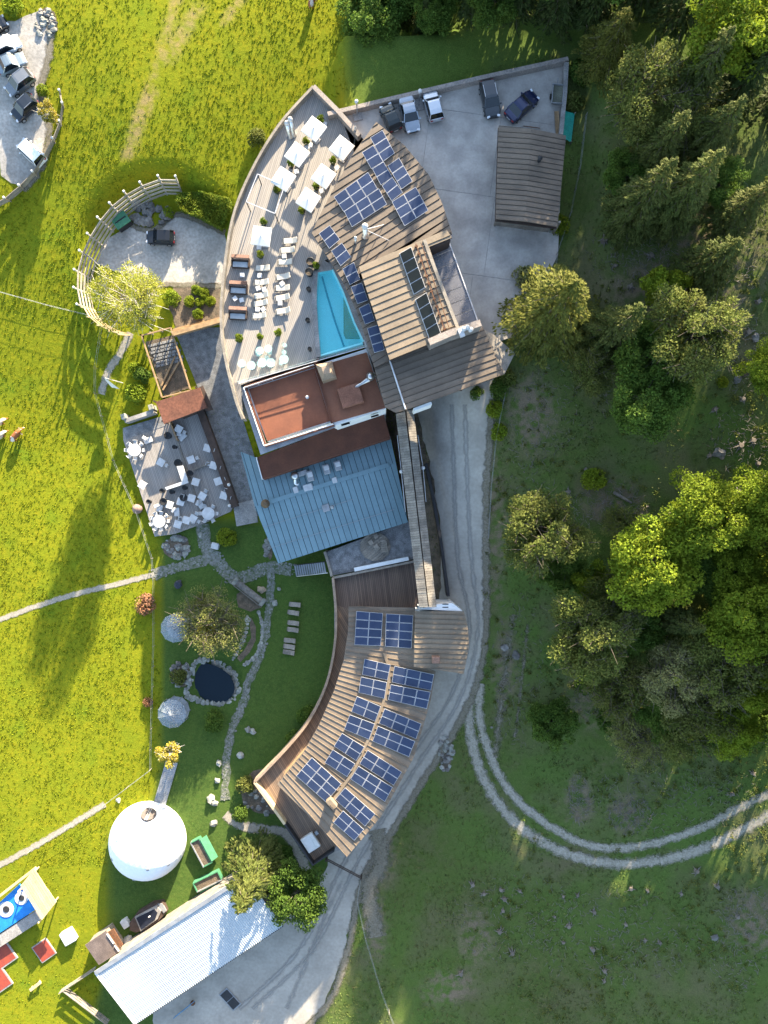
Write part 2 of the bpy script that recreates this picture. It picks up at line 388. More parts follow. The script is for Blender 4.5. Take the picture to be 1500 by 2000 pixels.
M_woodd = mat('dark_timber', (0.075, 0.05, 0.04), 0.8, (0.05, 0.035, 0.028), 2, fine=0.2, rnd=0.15)
M_woodp = mat('pale_new_timber', (0.52, 0.40, 0.23), 0.8, (0.42, 0.32, 0.19), 1.0, fine=0.15, rnd=0.12)
M_deck = planks('pool_deck_boards', (0.345, 0.31, 0.27), (0.22, 0.20, 0.18), math.radians(73), 0.2)
M_deck2 = planks('patio_boards', (0.33, 0.30, 0.27), (0.20, 0.18, 0.165), math.radians(108), 0.2)
M_deck3 = planks('wing_deck_boards', (0.20, 0.14, 0.10), (0.085, 0.06, 0.05), math.radians(97), 0.22)
M_deck4 = planks('end_deck_boards', (0.30, 0.20, 0.13), (0.12, 0.09, 0.07), math.radians(-60), 0.22)
M_cell = mat('solar_cells', (0.026, 0.038, 0.078), 0.25, (0.034, 0.048, 0.09), 1.0, spec=0.45, fine=0.06, rnd=0.14)
M_alu = mat('white_alu_frame', (0.55, 0.55, 0.56), 0.45, metal=0.1, fine=0.03)
M_glassd = mat('dark_skylight_glass', (0.010, 0.013, 0.013), 0.25, spec=0.25, fine=0.02)
M_glassc = mat('frosted_canopy_glass', (0.17, 0.17, 0.185), 0.12, (0.13, 0.13, 0.145), 0.5, spec=0.6, alpha=0.72, fine=0.05)
M_glassb = mat('balustrade_glass', (0.75, 0.9, 0.9), 0.05, spec=0.6, alpha=0.22, fine=0.02)
M_aqua = mat('pale_green_acrylic', (0.55, 0.80, 0.74), 0.1, spec=0.6, alpha=0.38, fine=0.03)
M_gaz = mat('clear_gazebo_sheet', (0.30, 0.34, 0.37), 0.2, (0.24, 0.28, 0.31), 1, spec=0.5, alpha=0.45, fine=0.08)
M_pool = mat('pool_tiles', (0.34, 0.82, 0.84), 0.5, (0.31, 0.79, 0.82), 0.5, fine=0.05)
M_poold = mat('pool_lane_tiles', (0.02, 0.16, 0.25), 0.5)
M_gpaint = mat('green_paint', (0.06, 0.20, 0.11), 0.6, (0.05, 0.16, 0.09), 2)
M_gtarp = mat('green_teal_tarp', (0.02, 0.30, 0.22), 0.55, (0.02, 0.24, 0.19), 1.2, 0.06, 2.5)
M_bluemat = mat('blue_play_mat', (0.02, 0.22, 0.62), 0.6, fine=0.05)
M_redmat = mat('red_jump_mat', (0.30, 0.055, 0.03), 0.7, (0.24, 0.045, 0.03), 2, fine=0.05)
M_terra = mat('terracotta', (0.30, 0.13, 0.07), 0.8)
M_thatch = mat('twig_wood', (0.15, 0.125, 0.10), 0.9, (0.17, 0.14, 0.11), 3, fine=0.3, rnd=0.2)
M_rust = mat('rusty_iron', (0.16, 0.07, 0.035), 0.9, (0.09, 0.05, 0.03), 3)
def water(name, col, rough=0.04, alpha=1.0, bump=0.02, sc=1.5):
    m = D.materials.new(name); m.use_nodes = True; nt = m.node_tree; L = nt.links.new; b = nt.nodes['Principled BSDF']
    b.inputs['Base Color'].default_value = (*col, 1); b.inputs['Roughness'].default_value = rough; b.inputs['Alpha'].default_value = alpha; b.inputs['IOR'].default_value = 1.33
    g = nd(nt, 'ShaderNodeNewGeometry'); n = nd(nt, 'ShaderNodeTexNoise'); n.inputs['Scale'].default_value = sc; n.inputs['Detail'].default_value = 3; L(g.outputs['Position'], n.inputs['Vector'])
    bp = nd(nt, 'ShaderNodeBump'); bp.inputs['Distance'].default_value = bump; L(n.outputs[0], bp.inputs['Height']); L(bp.outputs[0], b.inputs['Normal'])
    return m
M_water = water('pool_water', (0.10, 0.70, 0.78), alpha=0.2, bump=.03, sc=2.5)
M_pond = water('pond_water', (0.006, 0.014, 0.022), bump=0.006)

# ---------------------------------------------------------------- ground
def px_of(x, y, z): k = CAMH*PPM/(CAMH-z); return 750+x*k, 1000-y*k
def zones(x, y):
    """(lawn, clearing, worn): mown garden, felled slope east and south-east, worn hay tracks"""
    z = th(x, y); px, py = px_of(x, y, z)
    n = noise.noise((x*.15, y*.15, 0))*14
    lawn = ss((px-(308-0.28*max(0, py-1500))+n*.2)/14)*ss((py-1005)/20)*(1-ss((px-700)/20))
    if py > 1500: lawn = max(lawn, ss((px+n*.2-195)/30)*ss((py-1600)/60)*(1-ss((px-700)/20)))
    clear = max(ss((px-945+n)/25)*ss((py-60)/100), ss((px-770)/20)*ss((py-700)/30))
    if py > 1330: clear = max(clear, ss((px-(905-0.55*(py-1330))+n)/30)*ss((py-1330)/60))
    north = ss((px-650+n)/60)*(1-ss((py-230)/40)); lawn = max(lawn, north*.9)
    worn = 0
    for (ax, ay, bx, by, w) in ((345, 0, 250, 300, 9), (385, 20, 330, 110, 16), (300, 180, 262, 260, 7), (470, 0, 440, 40, 8)):
        t = max(0, min(1, ((px-ax)*(bx-ax)+(py-ay)*(by-ay))/((bx-ax)**2+(by-ay)**2)))
        worn = max(worn, 1-ss((math.hypot(px-ax-t*(bx-ax), py-ay-t*(by-ay))+n*.6)/w/1.6))
    bare = 0
    for (cx, cy, rx, ry) in ((740, 1660, 40, 130), (735, 1800, 25, 90), (985, 1300, 28, 130), (1130, 1560, 30, 60), (1230, 1590, 45, 60), (930, 1830, 40, 60), (1190, 990, 90, 60), (1180, 1370, 90, 80), (1330, 560, 200, 60), (1400, 480, 120, 90), (1480, 1800, 80, 80), (880, 1930, 70, 40), (970, 1010, 25, 200), (1040, 820, 60, 120)):
        d = math.hypot((px-cx)/rx, (py-cy)/ry); bare = max(bare, 1.0*(1-ss((d+n*.03-.3)/.9)))
    return lawn, clear, max(worn*.8*(1-clear), 0), bare
def axis(a, b, fine, far):
    v = list(np.arange(a, b+1e-6, fine)); s = fine
    while v[-1] < far: s *= 1.5; v.append(v[-1]+s)
    s = fine
    while v[0] > -far: s *= 1.5; v.insert(0, v[0]-s)
    return v
gx, gy = axis(-62, 62, 0.8, 700), axis(-78, 78, 0.8, 700)
V = []; CA = []
for y in gy:
    for x in gx:
        V.append((x, y, th(x, y))); l, c, w, br = zones(x, y) if abs(x) < 90 and abs(y) < 110 else (0, 1 if x > 0 else 0, 0, 0)
        CA += [l, c, w, br]
nx = len(gx); F = np.array([(j*nx+i, j*nx+i+1, (j+1)*nx+i+1, (j+1)*nx+i) for j in range(len(gy)-1) for i in range(nx-1)])
M_ground = D.materials.new('meadow_and_lawn'); M_ground.use_nodes = True
def build_ground_mat(m):
    nt = m.node_tree; L = nt.links.new; b = nt.nodes['Principled BSDF']
    at = nd(nt, 'ShaderNodeAttribute', attribute_name='zone'); sp = nd(nt, 'ShaderNodeSeparateColor'); L(at.outputs['Color'], sp.inputs[0])
    g = nd(nt, 'ShaderNodeNewGeometry')
    def nz(s, lo=.35, hi=.65, det=6):
        n = nd(nt, 'ShaderNodeTexNoise'); n.inputs['Scale'].default_value = s; n.inputs['Detail'].default_value = det; L(g.outputs['Position'], n.inputs['Vector'])
        r = nd(nt, 'ShaderNodeMapRange'); r.inputs[1].default_value = lo; r.inputs[2].default_value = hi; L(n.outputs[0], r.inputs[0]); return r.outputs[0]
    def mix(f, a, c):
        x = nd(nt, 'ShaderNodeMix', data_type='RGBA'); 
        if hasattr(f, 'is_output'): L(f, x.inputs[0])
        else: x.inputs[0].default_value = f
        for k, q in ((6, a), (7, c)):
            if hasattr(q, 'is_output'): L(q, x.inputs[k])
            else: x.inputs[k].default_value = (*q, 1)
        return x.outputs[2]
    patch = nz(0.22, .52, .72)
    big, mid, fin, vf = nz(0.06), nz(0.5), nz(2.2), nz(8, .3, .7)
    mead = mix(big, (0.182, 0.185, 0.009), (0.135, 0.158, 0.009)); mead = mix(mid, mead, (0.20, 0.188, 0.010)); mead = mix(patch, mead, (0.09, 0.145, 0.01)); mead = mix(fin, mead, (0.14, 0.162, 0.009))
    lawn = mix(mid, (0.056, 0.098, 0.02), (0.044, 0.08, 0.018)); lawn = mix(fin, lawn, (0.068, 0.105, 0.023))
    cl = mix(mid, (0.076, 0.105, 0.026), (0.105, 0.10, 0.044)); cl = mix(fin, cl, (0.062, 0.084, 0.022)); cl = mix(big, cl, (0.075, 0.118, 0.026)); cl = mix(nz(0.14, .48, .72, 9), cl, (0.108, 0.10, 0.05)); cl = mix(nz(0.35, .55, .75, 9), cl, (0.066, 0.09, 0.022))
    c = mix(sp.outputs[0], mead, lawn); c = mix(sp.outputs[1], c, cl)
    mul = nd(nt, 'ShaderNodeMath', operation='MULTIPLY'); L(sp.outputs[2], mul.inputs[0]); L(nz(1.2, .3, .6), mul.inputs[1]); c = mix(mul.outputs[0], c, (0.27, 0.19, 0.09))
    mul = nd(nt, 'ShaderNodeMath', operation='MULTIPLY'); L(at.outputs['Alpha'], mul.inputs[0]); L(nz(1.0, .38, .6), mul.inputs[1]); c = mix(mul.outputs[0], c, (0.165, 0.128, 0.085))
    hv = nd(nt, 'ShaderNodeHueSaturation'); L(c, hv.inputs['Color']); mr = nd(nt, 'ShaderNodeMapRange'); L(vf, mr.inputs[0]); mr.inputs[3].default_value = .76; mr.inputs[4].default_value = 1.22; L(mr.outputs[0], hv.inputs['Value'])
    L(hv.outputs[0], b.inputs['Base Color']); b.inputs['Roughness'].default_value = 1; b.inputs['Specular IOR Level'].default_value = 0.05
    bp = nd(nt, 'ShaderNodeBump'); bp.inputs['Distance'].default_value = 0.055; bp.inputs['Strength'].default_value = 0.7; n = nd(nt, 'ShaderNodeTexNoise'); n.inputs['Scale'].default_value = 2.6; n.inputs['Detail'].default_value = 8
    L(g.outputs['Position'], n.inputs['Vector']); L(n.outputs[0], bp.inputs['Height']); L(bp.outputs[0], b.inputs['Normal'])
build_ground_mat(M_ground)
gme = npmesh('ground', np.array(V), F, M_ground)
ca = gme.color_attributes.new('zone', 'FLOAT_COLOR', 'POINT'); ca.data.foreach_set('color', CA)
gme.polygons.foreach_set('use_smooth', [True]*len(gme.polygons))
new_obj('ground', gme, kind='structure')

# roads, tracks and paths laid on the ground
ROAD = [(812, 700), (985, 690), (962, 770), (957, 860), (948, 960), (948, 1100), (949, 1230), (932, 1325), (890, 1420), (830, 1515), (765, 1620), (708, 1705), (690, 1770), (672, 1860), (635, 1960), (540, 2060), (300, 2060), (300, 1960), (440, 1880), (552, 1800), (615, 1740), (640, 1690), (640, 1640), (720, 1540), (790, 1400), (830, 1290), (860, 1170), (862, 1040), (848, 960), (835, 880), (810, 790)]
drape('road', ROAD, 0.05, M_road, 0.7, 0.35)
drape('dark_gap_sheet', [(742, 800), (812, 795), (840, 900), (862, 1040), (880, 1170), (822, 1190), (800, 1030), (765, 860)], 0.04, M_dirt, 1.0, .3)  # dark sheet filling the gap between the flat-roofed block and the bridge
CARPARK = [(-150, 30), (30, 40), (75, 25), (100, 60), (92, 110), (75, 180), (95, 250), (80, 320), (45, 370), (20, 360), (0, 320), (-150, 420)]
drape('car_park', CARPARK, 0.05, M_gravel, 1.2, 0.7)
drape('driveway', [(205, 470), (255, 440), (300, 450), (350, 420), (440, 455), (445, 560), (340, 556), (280, 556), (190, 515)], 0.05, M_gravel, 1.0, 0.3)
M_soft = soft_mat('worn_path', (0.33, 0.30, 0.25), (0.24, 0.215, 0.17))
M_softg = soft_mat('worn_gravel_track', (0.36, 0.325, 0.27), (0.22, 0.20, 0.155), 1.3, .22, .75, 1.4)
M_softd = soft_mat('worn_soil_fringe', (0.21, 0.185, 0.145), (0.13, 0.115, 0.08), 1.1, .3, .75, 1.5)
for pts, w in (([(-40, 1225), (60, 1188), (150, 1160), (240, 1138), (300, 1122), (345, 1112)], 17), ([(-40, 1710), (40, 1668), (120, 1622), (205, 1570)], 19), ([(255, 650), (235, 690), (212, 725), (198, 770)], 24), ([(440, 1590), (470, 1612), (520, 1620), (560, 1630), (600, 1700)], 30)):
    soft_band('footpath', pts, w, .05, M_soft)
for pts, w in (([(940, 1335), (935, 1380), (945, 1440), (985, 1530), (1055, 1600), (1150, 1650), (1250, 1652), (1360, 1620), (1440, 1580), (1540, 1530)], 27), ([(915, 1370), (920, 1440), (945, 1520), (1000, 1600), (1080, 1655), (1180, 1685), (1290, 1680), (1390, 1650), (1470, 1610), (1540, 1570)], 33)):
    soft_band('dirt_track', pts, w, .05, M_softg)
soft_band('dirt_track', [(1005, 1200), (990, 1290), (978, 1380), (966, 1480)], 40, .045, M_softd, 7, .62)
soft_band('dirt_track', [(1030, 1220), (1020, 1320), (1005, 1440)], 16, .045, M_softd, 7, .6)
for pts, w in (([(962, 780), (956, 870), (949, 960), (949, 1100), (949, 1230), (934, 1325), (892, 1420), (832, 1515), (768, 1620), (714, 1705), (696, 1770), (678, 1860), (640, 1960), (560, 2040)], 26), ([(735, 1620), (745, 1680), (720, 1740), (735, 1830)], 60), ([(100, 50), (96, 110), (80, 180), (98, 250), (82, 325), (45, 372)], 26), ([(440, 455), (350, 420), (300, 450), (255, 440)], 20), ([(440, 560), (340, 556), (280, 558)], 18)):
    soft_band('worn_verge', pts, w, .075, M_softd)
M_wear = soft_mat('tyre_worn_surface', (0.285, 0.265, 0.238), (0.31, 0.29, 0.26), .7, .3, 1.1, 1.4)
for o_ in (-13, 13): soft_band('tyre_wear', [(895+o_, 790), (900+o_, 950), (908+o_, 1100), (925+o_*.6, 1230), (890+o_*.8, 1360), (805+o_, 1490), (690+o_, 1675), (600+o_, 1850), (480+o_, 1970)], 17, .056, M_wear)
soft_band('tyre_wear', [(560, 1970), (590, 1900), (630, 1800), (668, 1720)], 20, .058, M_wear, 7, .8)
COBB = [[(300, 1122), (340, 1110), (395, 1095), (430, 1085)], [(395, 1025), (400, 1060), (412, 1085), (440, 1115), (465, 1130), (520, 1110), (570, 1112)], [(530, 1115), (528, 1160), (520, 1230), (505, 1290), (485, 1330), (475, 1375), (455, 1420), (443, 1480), (440, 1560)]]
for pts, w in zip(COBB, (20, 24, 15)): drape('garden_path', ribbon(pts, w), 0.06, M_cobble, 0.7, 0.4)
rs = random.Random(3); b = MB()
for pts, w, n in zip(COBB, (18, 22, 13), (300, 620, 600)):
    c = curve(pts, 12)
    for i in range(n):
        t = rs.random()*(len(c)-1.001); k = int(t); q = [c[k][j]+(t-k)*(c[k+1][j]-c[k][j]) for j in (0, 1)]
        g = G(q[0]+rs.uniform(-w, w)/2, q[1]+rs.uniform(-w, w)/2, 0.05); r = rs.uniform(.06, .17); k0 = rs.randint(5, 6); a0 = rs.random()*6
        b.prism([(g.x+r*rs.uniform(.7, 1.1)*math.cos(a0+6.283*j/k0), g.y+r*rs.uniform(.7, 1.1)*math.sin(a0+6.283*j/k0)) for j in range(k0)], g.z+rs.uniform(.02, .06), 0.1)
b.build('path_stones', M_stone, kind='stuff')
# upright grass in the hay meadow and on the rough slope
def tufts(name, n, test, h0, h1, m, seed, blades=5, w=0.07):
    r = np.random.default_rng(seed); pts = []
    tries = 0
    while len(pts) < n and tries < n*6:
        tries += 1; x, y = r.uniform(-58, 58), r.uniform(-76, 76)
        if test(x, y, r): pts.append((x, y, th(x, y)))
    p = np.array(pts); N = len(p); p = np.repeat(p, blades, 0)
    a = r.uniform(0, 6.283, N*blades); sp = r.uniform(0, .16, N*blades); h = r.uniform(h0, h1, N*blades); b0 = p+np.c_[np.cos(a)*sp, np.sin(a)*sp, np.zeros(N*blades)-0.03]
    ta = a+r.uniform(-1, 1, N*blades); le = h*r.uniform(.3, .9, N*blades); tip = b0+np.c_[np.cos(ta)*le, np.sin(ta)*le, h]
    sd = np.c_[-np.sin(ta), np.cos(ta), np.zeros(N*blades)]*w*r.uniform(.7, 1.5, N*blades)[:, None]
    V = np.stack([b0-sd, b0+sd, tip+sd*.25], 1).reshape(-1, 3); F = np.arange(len(V)).reshape(-1, 3)
    me = npmesh(name, V, F, m); return new_obj(name, me, kind='stuff')
_lo = [G(*q) for q in ()]
NOGRASS = [[(G(*q).x, G(*q).y) for q in pl] for pl in (CARPARK, ROAD, [(190, 470), (250, 400), (350, 385), (450, 440), (450, 800), (300, 800), (280, 650), (190, 590)], [(230, 840), (400, 790), (500, 1000), (300, 1060)], [(440, 440), (610, 160), (720, 260), (720, 700), (430, 700)])]
PATHS = [[(-40, 1225), (60, 1188), (150, 1160), (240, 1138), (300, 1122)], [(-40, 1710), (40, 1668), (120, 1622), (205, 1570)]]
def meadow_ok(x, y, r):
    l, c, w, br = zones(x, y)
    if px_of(x, y, 0)[1] > 1690 and r.random() < .8: return False
    if l > .4 or c > .4 or (w > .3 and r.random() < .85): return False
    if noise.noise((x*.12, y*.12, 5)) + .35*noise.noise((x*.6, y*.6, 2)) < r.uniform(-.8, .35): return False
    px, py = px_of(x, y, th(x, y))
    for pl in PATHS:
        for (ax, ay), (bx, by) in zip(pl, pl[1:]):
            t = max(0, min(1, ((px-ax)*(bx-ax)+(py-ay)*(by-ay))/((bx-ax)**2+(by-ay)**2)))
            if math.hypot(px-ax-t*(bx-ax), py-ay-t*(by-ay)) < 8: return False
    return not any(inside((x, y), q) for q in NOGRASS)
def rough_ok(x, y, r):
    l, c, w, br = zones(x, y)
    if c < .5 or r.random() < br or noise.noise((x*.2, y*.2, 8)) < r.uniform(-.5, .5): return False
    return not any(inside((x, y), q) for q in NOGRASS)
M_blade = mat('meadow_blades', (0.145, 0.19, 0.009), 0.8, (0.19, 0.20, 0.012), 0.35, transl=0.35, fine=0.35, spec=0.1)
M_blade2 = mat('slope_blades', (0.12, 0.18, 0.035), 0.8, (0.16, 0.16, 0.07), 0.4, transl=0.3, fine=0.35, spec=0.1)
tufts('meadow_grass', 26000, meadow_ok, 0.06, 0.17, M_blade, 1)
tufts('slope_grass', 26000, rough_ok, 0.06, 0.18, M_blade2, 2)
# ================================================================ buildings and terraces
A = math.radians
Z_DECK, Z_COURT, Z_SOL, Z_RAISE, Z_CROSS, Z_RED, Z_DARK, Z_LOW, Z_LDECK, Z_TOW = 12.0, 12.0, 15.6, 17.0, 15.2, 11.7, 7.4, 7.0, 3.6, 8.4
def inset(poly, d):
    """shrink a world polygon towards its centroid by about d metres"""
    cx = sum(p[0] for p in poly)/len(poly); cy = sum(p[1] for p in poly)/len(poly)
    return [(x-(x-cx)/max(math.hypot(x-cx, y-cy), .1)*d, y-(y-cy)/max(math.hypot(x-cx, y-cy), .1)*d) for x, y in poly]
def wall_path(b, pts_px, zt, zb, thick, ztype=None):
    """thin upright wall along a pixel path given at its top height"""
    w = [P(a, c, zt) for a, c in pts_px]
    L, R = [], []
    for i, p in enumerate(w):
        a, c = w[max(i-1, 0)], w[min(i+1, len(w)-1)]; d = (c-a); d.z = 0; d.normalize(); n = Vector((-d.y, d.x, 0))*thick/2
        L.append(p+n); R.append(p-n)
    for i in range(len(w)-1):
        b.prism([(L[i].x, L[i].y), (L[i+1].x, L[i+1].y), (R[i+1].x, R[i+1].y), (R[i].x, R[i].y)], zt, zbot=zb)
    return b
# courtyard slabs
COURT = [(664, 222), (1106, 121), (1092, 440), (1090, 498), (1010, 655), (900, 690), (790, 600), (700, 320)]
cp = MB().prism(PL(COURT, Z_COURT-0.03), Z_COURT-0.03, 1.6).build('courtyard', M_concd, kind='structure')
for q, d in strips(PL(COURT, Z_COURT), A(-8), 9.0, 0.05):
    for q2, d2 in strips(q, A(82), 8.0, 0.05):
        MB().prism(q2, Z_COURT, 0.1).build('slab', M_conc, cp)
t = thing('courtyard_wall', 'low concrete wall with pale cap bounding the car courtyard', 'wall', P(890, 160, Z_COURT))
wall_path(MB(), [(640, 222), (760, 193), (940, 151), (1110, 114)], Z_COURT+0.9, Z_COURT-2, 0.45).build('north_wall', M_wallcap, t)
wall_path(MB(), [(1107, 121), (1104, 180), (1096, 262)], Z_COURT+0.9, Z_COURT-2, 0.45).build('east_wall', M_concd, t)
# pool deck
WEST = curve([(612, 168), (545, 243), (490, 335), (453, 430), (434, 560), (432, 640), (441, 705), (460, 780), (474, 818)], 5)
DECK = WEST+[(470, 752), (622, 699), (616, 610), (618, 532), (632, 510), (640, 505), (720, 560), (740, 300), (704, 266), (636, 192)]
t = thing('pool_terrace', 'weathered timber pool deck with curved parapet above the meadow', 'terrace', P(540, 480, 0))
MB().prism(PL(DECK, Z_DECK), Z_DECK, 0.3).build('deck_boards', M_deck, t)
MB().prism(inset(PL(DECK, Z_DECK-0.3), 0.35), Z_DECK-0.305, zbot=0).build('base_wall', M_concd, t)
b = MB(); wall_path(b, WEST, Z_DECK+0.85, Z_DECK-1.2, 0.28); b.build('parapet', M_woodg, t)
wall_path(MB(), [(612, 168), (634, 190), (660, 216), (702, 264)], Z_DECK+1.0, Z_DECK-1.5, 0.5).build('corner_wall', M_wallcap, t)
wall_path(MB(), [(622, 697), (617, 640), (614, 590), (616, 530)], Z_DECK+0.12, Z_DECK-.1, 0.5).build('pool_kerb', M_concd, t)
# pool
POOL = [(622, 531), (647, 526), (668, 570), (690, 630), (708, 668), (623, 693), (618, 640), (618, 590)]
t = thing('swimming_pool', 'turquoise swimming pool with one pointed end beside the roof', 'pool', P(655, 610, Z_DECK-1.8))
b = MB(); pp = PL(POOL, Z_DECK); b.prism(pp, Z_DECK-1.0, 0.2)
for i in range(len(pp)):
    a, c = pp[i], pp[(i+1) % len(pp)]; d = Vector((c[0]-a[0], c[1]-a[1])).normalized(); n = Vector((-d.y, d.x))*0.2
    b.prism([a, c, (c[0]+n.x, c[1]+n.y), (a[0]+n.x, a[1]+n.y)], Z_DECK-0.05, zbot=Z_DECK-1.6)
b.build('basin', M_pool, t)
MB().prism(pp, Z_DECK-0.22, 0.02).build('water', M_water, t)
q = [P(629, 540, Z_DECK-0.93), P(640, 580, Z_DECK-0.93), P(655, 630, Z_DECK-0.93), P(672, 677, Z_DECK-0.93)]
b = MB()
for i in range(3): b.bar(q[i], q[i+1], 0.22, 0.05)
b.build('lane_line', M_poold, t)
b = MB()
for dx in (0, 5): b.tube([P(666+dx, 554+dx*.5, Z_DECK-.3), P(666+dx, 554+dx*.5, Z_DECK+.8), P(673+dx, 551+dx*.5, Z_DECK+.8), P(673+dx, 551+dx*.5, Z_DECK)], 0.03, 6)
b.build('ladder', M_steel, t)
MB().prism(PL([(640, 500), (655, 505), (720, 560), (760, 690), (730, 712), (708, 666), (690, 628), (668, 568), (647, 524)], Z_DECK-.08), Z_DECK-.08, 2).build('side_slab', M_concd, t)
MB().prism(PL([(618, 532), (632, 508), (655, 520), (648, 527)], Z_DECK+.02), Z_DECK+.02, .1).build('end_slab', M_concd, t)
# solar building
SOL = [(735, 238), (790, 284), (838, 342), (864, 398), (883, 456), (829, 470), (701, 523), (762, 703), (731, 718), (716, 665), (695, 603), (665, 542), (640, 503), (609, 455), (628, 413), (652, 368), (690, 300)]
t = thing('main_building', 'hotel wing under a leaf-shaped brown metal roof beside the pool', 'building', P(740, 460, 3))
MB().prism(inset(PL(SOL, Z_SOL), 0.9), Z_SOL-0.3, zbot=3).build('wall', M_wood, t)
rf = MB().prism(PL(SOL, Z_SOL-0.06), Z_SOL-0.06, 0.28).build('roof', M_woodd, t)
roof_trays(rf, PL(SOL, Z_SOL), A(32.3), 0.74, Z_SOL, M_roofb)
RAI = [(701, 521), (783, 486), (872, 448), (883, 464), (838, 482), (893, 640), (838, 672), (761, 703)]
MB().prism(inset(PL(RAI, Z_RAISE), 0.25), Z_RAISE-0.2, zbot=Z_SOL-1).build('upper_wall', M_woodd, t)
rf = MB().prism(PL(RAI, Z_RAISE-0.05), Z_RAISE-0.05, 0.22).build('raised_roof', M_woodd, t)
roof_trays(rf, PL(RAI, Z_RAISE), A(22.5), 0.75, Z_RAISE, M_rooft)
for q in ([(780, 495), (803, 482), (831, 561), (808, 575)], [(811, 585), (833, 571), (861, 650), (839, 664)]):
    sk_ = MB().prism(PL(q, Z_RAISE+0.18), Z_RAISE+0.18, 0.2).build('skylight', M_alu, t)
    c = [Vector(p) for p in PL(q, Z_RAISE+0.2)]
    for i in range(4):
        f0, f1 = (i+.04)/4, (i+.96)/4
        l0, l1, r0, r1 = c[0].lerp(c[3], f0), c[0].lerp(c[3], f1), c[1].lerp(c[2], f0), c[1].lerp(c[2], f1)
        MB().prism([tuple(l0.lerp(r0, .04)), tuple(r0.lerp(l0, .03)), tuple(r1.lerp(l1, .03)), tuple(l1.lerp(r1, .04))], Z_RAISE+0.22, 0.06).build('pane', M_glassd, sk_)
b = MB(); b.tube([P(812, 476, Z_RAISE+.25), P(868, 645, Z_RAISE+.25)], 0.05, 6); b.tube([P(822, 474, Z_RAISE+.2), P(878, 643, Z_RAISE+.2)], 0.04, 6)
for i in range(12): b.box(P(813+55*i/11, 481+162*i/11, Z_RAISE+.15), (.3, .12, .3), A(22))
b.build('pipe_run', M_rust, t)
wall_path(MB(), [(829, 468), (842, 505), (894, 640)], Z_RAISE+.12, Z_RAISE-.6, 0.35).build('gutter', M_woodg, t)
GL = [(838, 480), (874, 464), (933, 627), (894, 641)]
gl = MB(); c = [Vector(p) for p in PL(GL, 14.6)]; roofg = MB().prism(PL([(836, 482), (840, 480), (896, 640), (892, 642)], 14.55), 14.55, .1).build('glass_canopy', M_galv, t)
for i in range(7):
    f0, f1 = (i+.03)/7, (i+.97)/7
    MB().prism([tuple(c[0].lerp(c[3], f0)), tuple(c[1].lerp(c[2], f0)), tuple(c[1].lerp(c[2], f1)), tuple(c[0].lerp(c[3], f1))], 14.6, .03).build('pane', M_glassc, roofg)
b = MB(); b.bar(P(874, 464, 14.65), P(933, 627, 14.65), .1); b.build('edge_rail', M_alu, roofg)
wall_path(MB(), [(838, 668), (880, 650), (939, 630)], Z_RAISE+.5, Z_CROSS, 0.7).build('end_parapet', M_wallcap, t)
b = MB()
for k, (x, y) in enumerate(((905, 645), (912, 642), (918, 646))): b.lathe(P(x, y, Z_RAISE+.5), [(.2, 0), (.2, .5), (.28, .55), (.1, .8)], 10)
b.box(P(901, 650, Z_RAISE+.7), (.5, .9, .4), A(22)); b.build('vent_cluster', M_whitep, t)
CRO = [(731, 718), (760, 704), (838, 674), (943, 637), (984, 731), (795, 800), (773, 806), (752, 795)]
MB().prism(inset(PL(CRO, Z_CROSS), .9), Z_CROSS-.25, zbot=Z_CROSS-3).build('passage_wall', M_woodd, t)
rf = MB().prism(PL(CRO, Z_CROSS-.05), Z_CROSS-.05, .25).build('passage_roof', M_woodd, t)
roof_trays(rf, PL(CRO, Z_CROSS), A(19.8), 0.66, Z_CROSS, M_roofb)
b = MB(); b.tube([P(761, 703, Z_CROSS+.15), P(792, 799, Z_CROSS+.15)], .09, 8); b.tube([P(761, 703, Z_CROSS+.12), P(731, 717, Z_CROSS+.12)], .06, 8); b.build('roof_pipe', M_alu, t)
MB().prism(PL([(946, 645), (961, 651), (1006, 690), (985, 731)], Z_CROSS-1.2), Z_CROSS-1.2, .2).build('side_canopy', M_woodg, t)
wall_path(MB(), [(808, 800), (843, 787)], Z_CROSS-.6, Z_CROSS-3.2, .3).build('white_end_wall', M_white, t)
for i, (x, y) in enumerate(((975, 727), (905, 752), (935, 648))):
    MB().box(P(x, y, Z_CROSS-1.6)-Vector((0, 0, .9)), (.3, .3, 4.2)).build('post', M_woodd, t)
# roof furniture of the main building
def flue(px, py, z, h, label, r=.28, stay=True):
    t = thing('flue_pipe', label, 'chimney', P(px, py, z))
    p = P(px, py, z); MB().lathe(p, [(r*1.5, 0), (r*1.4, .12), (r, .2), (r, h)], 14).build('pipe', M_steel, t, smooth=True)
    MB().lathe(p+Vector((0, 0, h)), [(r*.6, 0), (r*.7, .12), (r*1.25, .15), (r*1.1, .38), (r*.4, .55), (.02, .58)], 14).build('cowl', M_whitep, t, smooth=True)
    if stay:
        for a, L in ((.55, 2.3), (-.2, 2.6)): MB().tube([p+Vector((0, 0, h*.75)), p+Vector((L*math.cos(a), L*math.sin(a), .05))], .035, 6).build('stay', M_alu, t)
flue(714, 461, Z_SOL, 2.3, 'tall steel flue with two stays on the leaf-shaped roof')
flue(695, 473, Z_SOL, .9, 'short white vent pipe beside the stayed flue', .14, False)
flue(567, 268, Z_DECK, 2.6, 'left of the twin steel flues standing on the pool deck', .22, False)
flue(574, 264, Z_DECK, 2.9, 'taller of the twin steel flues standing on the pool deck', .22, False)
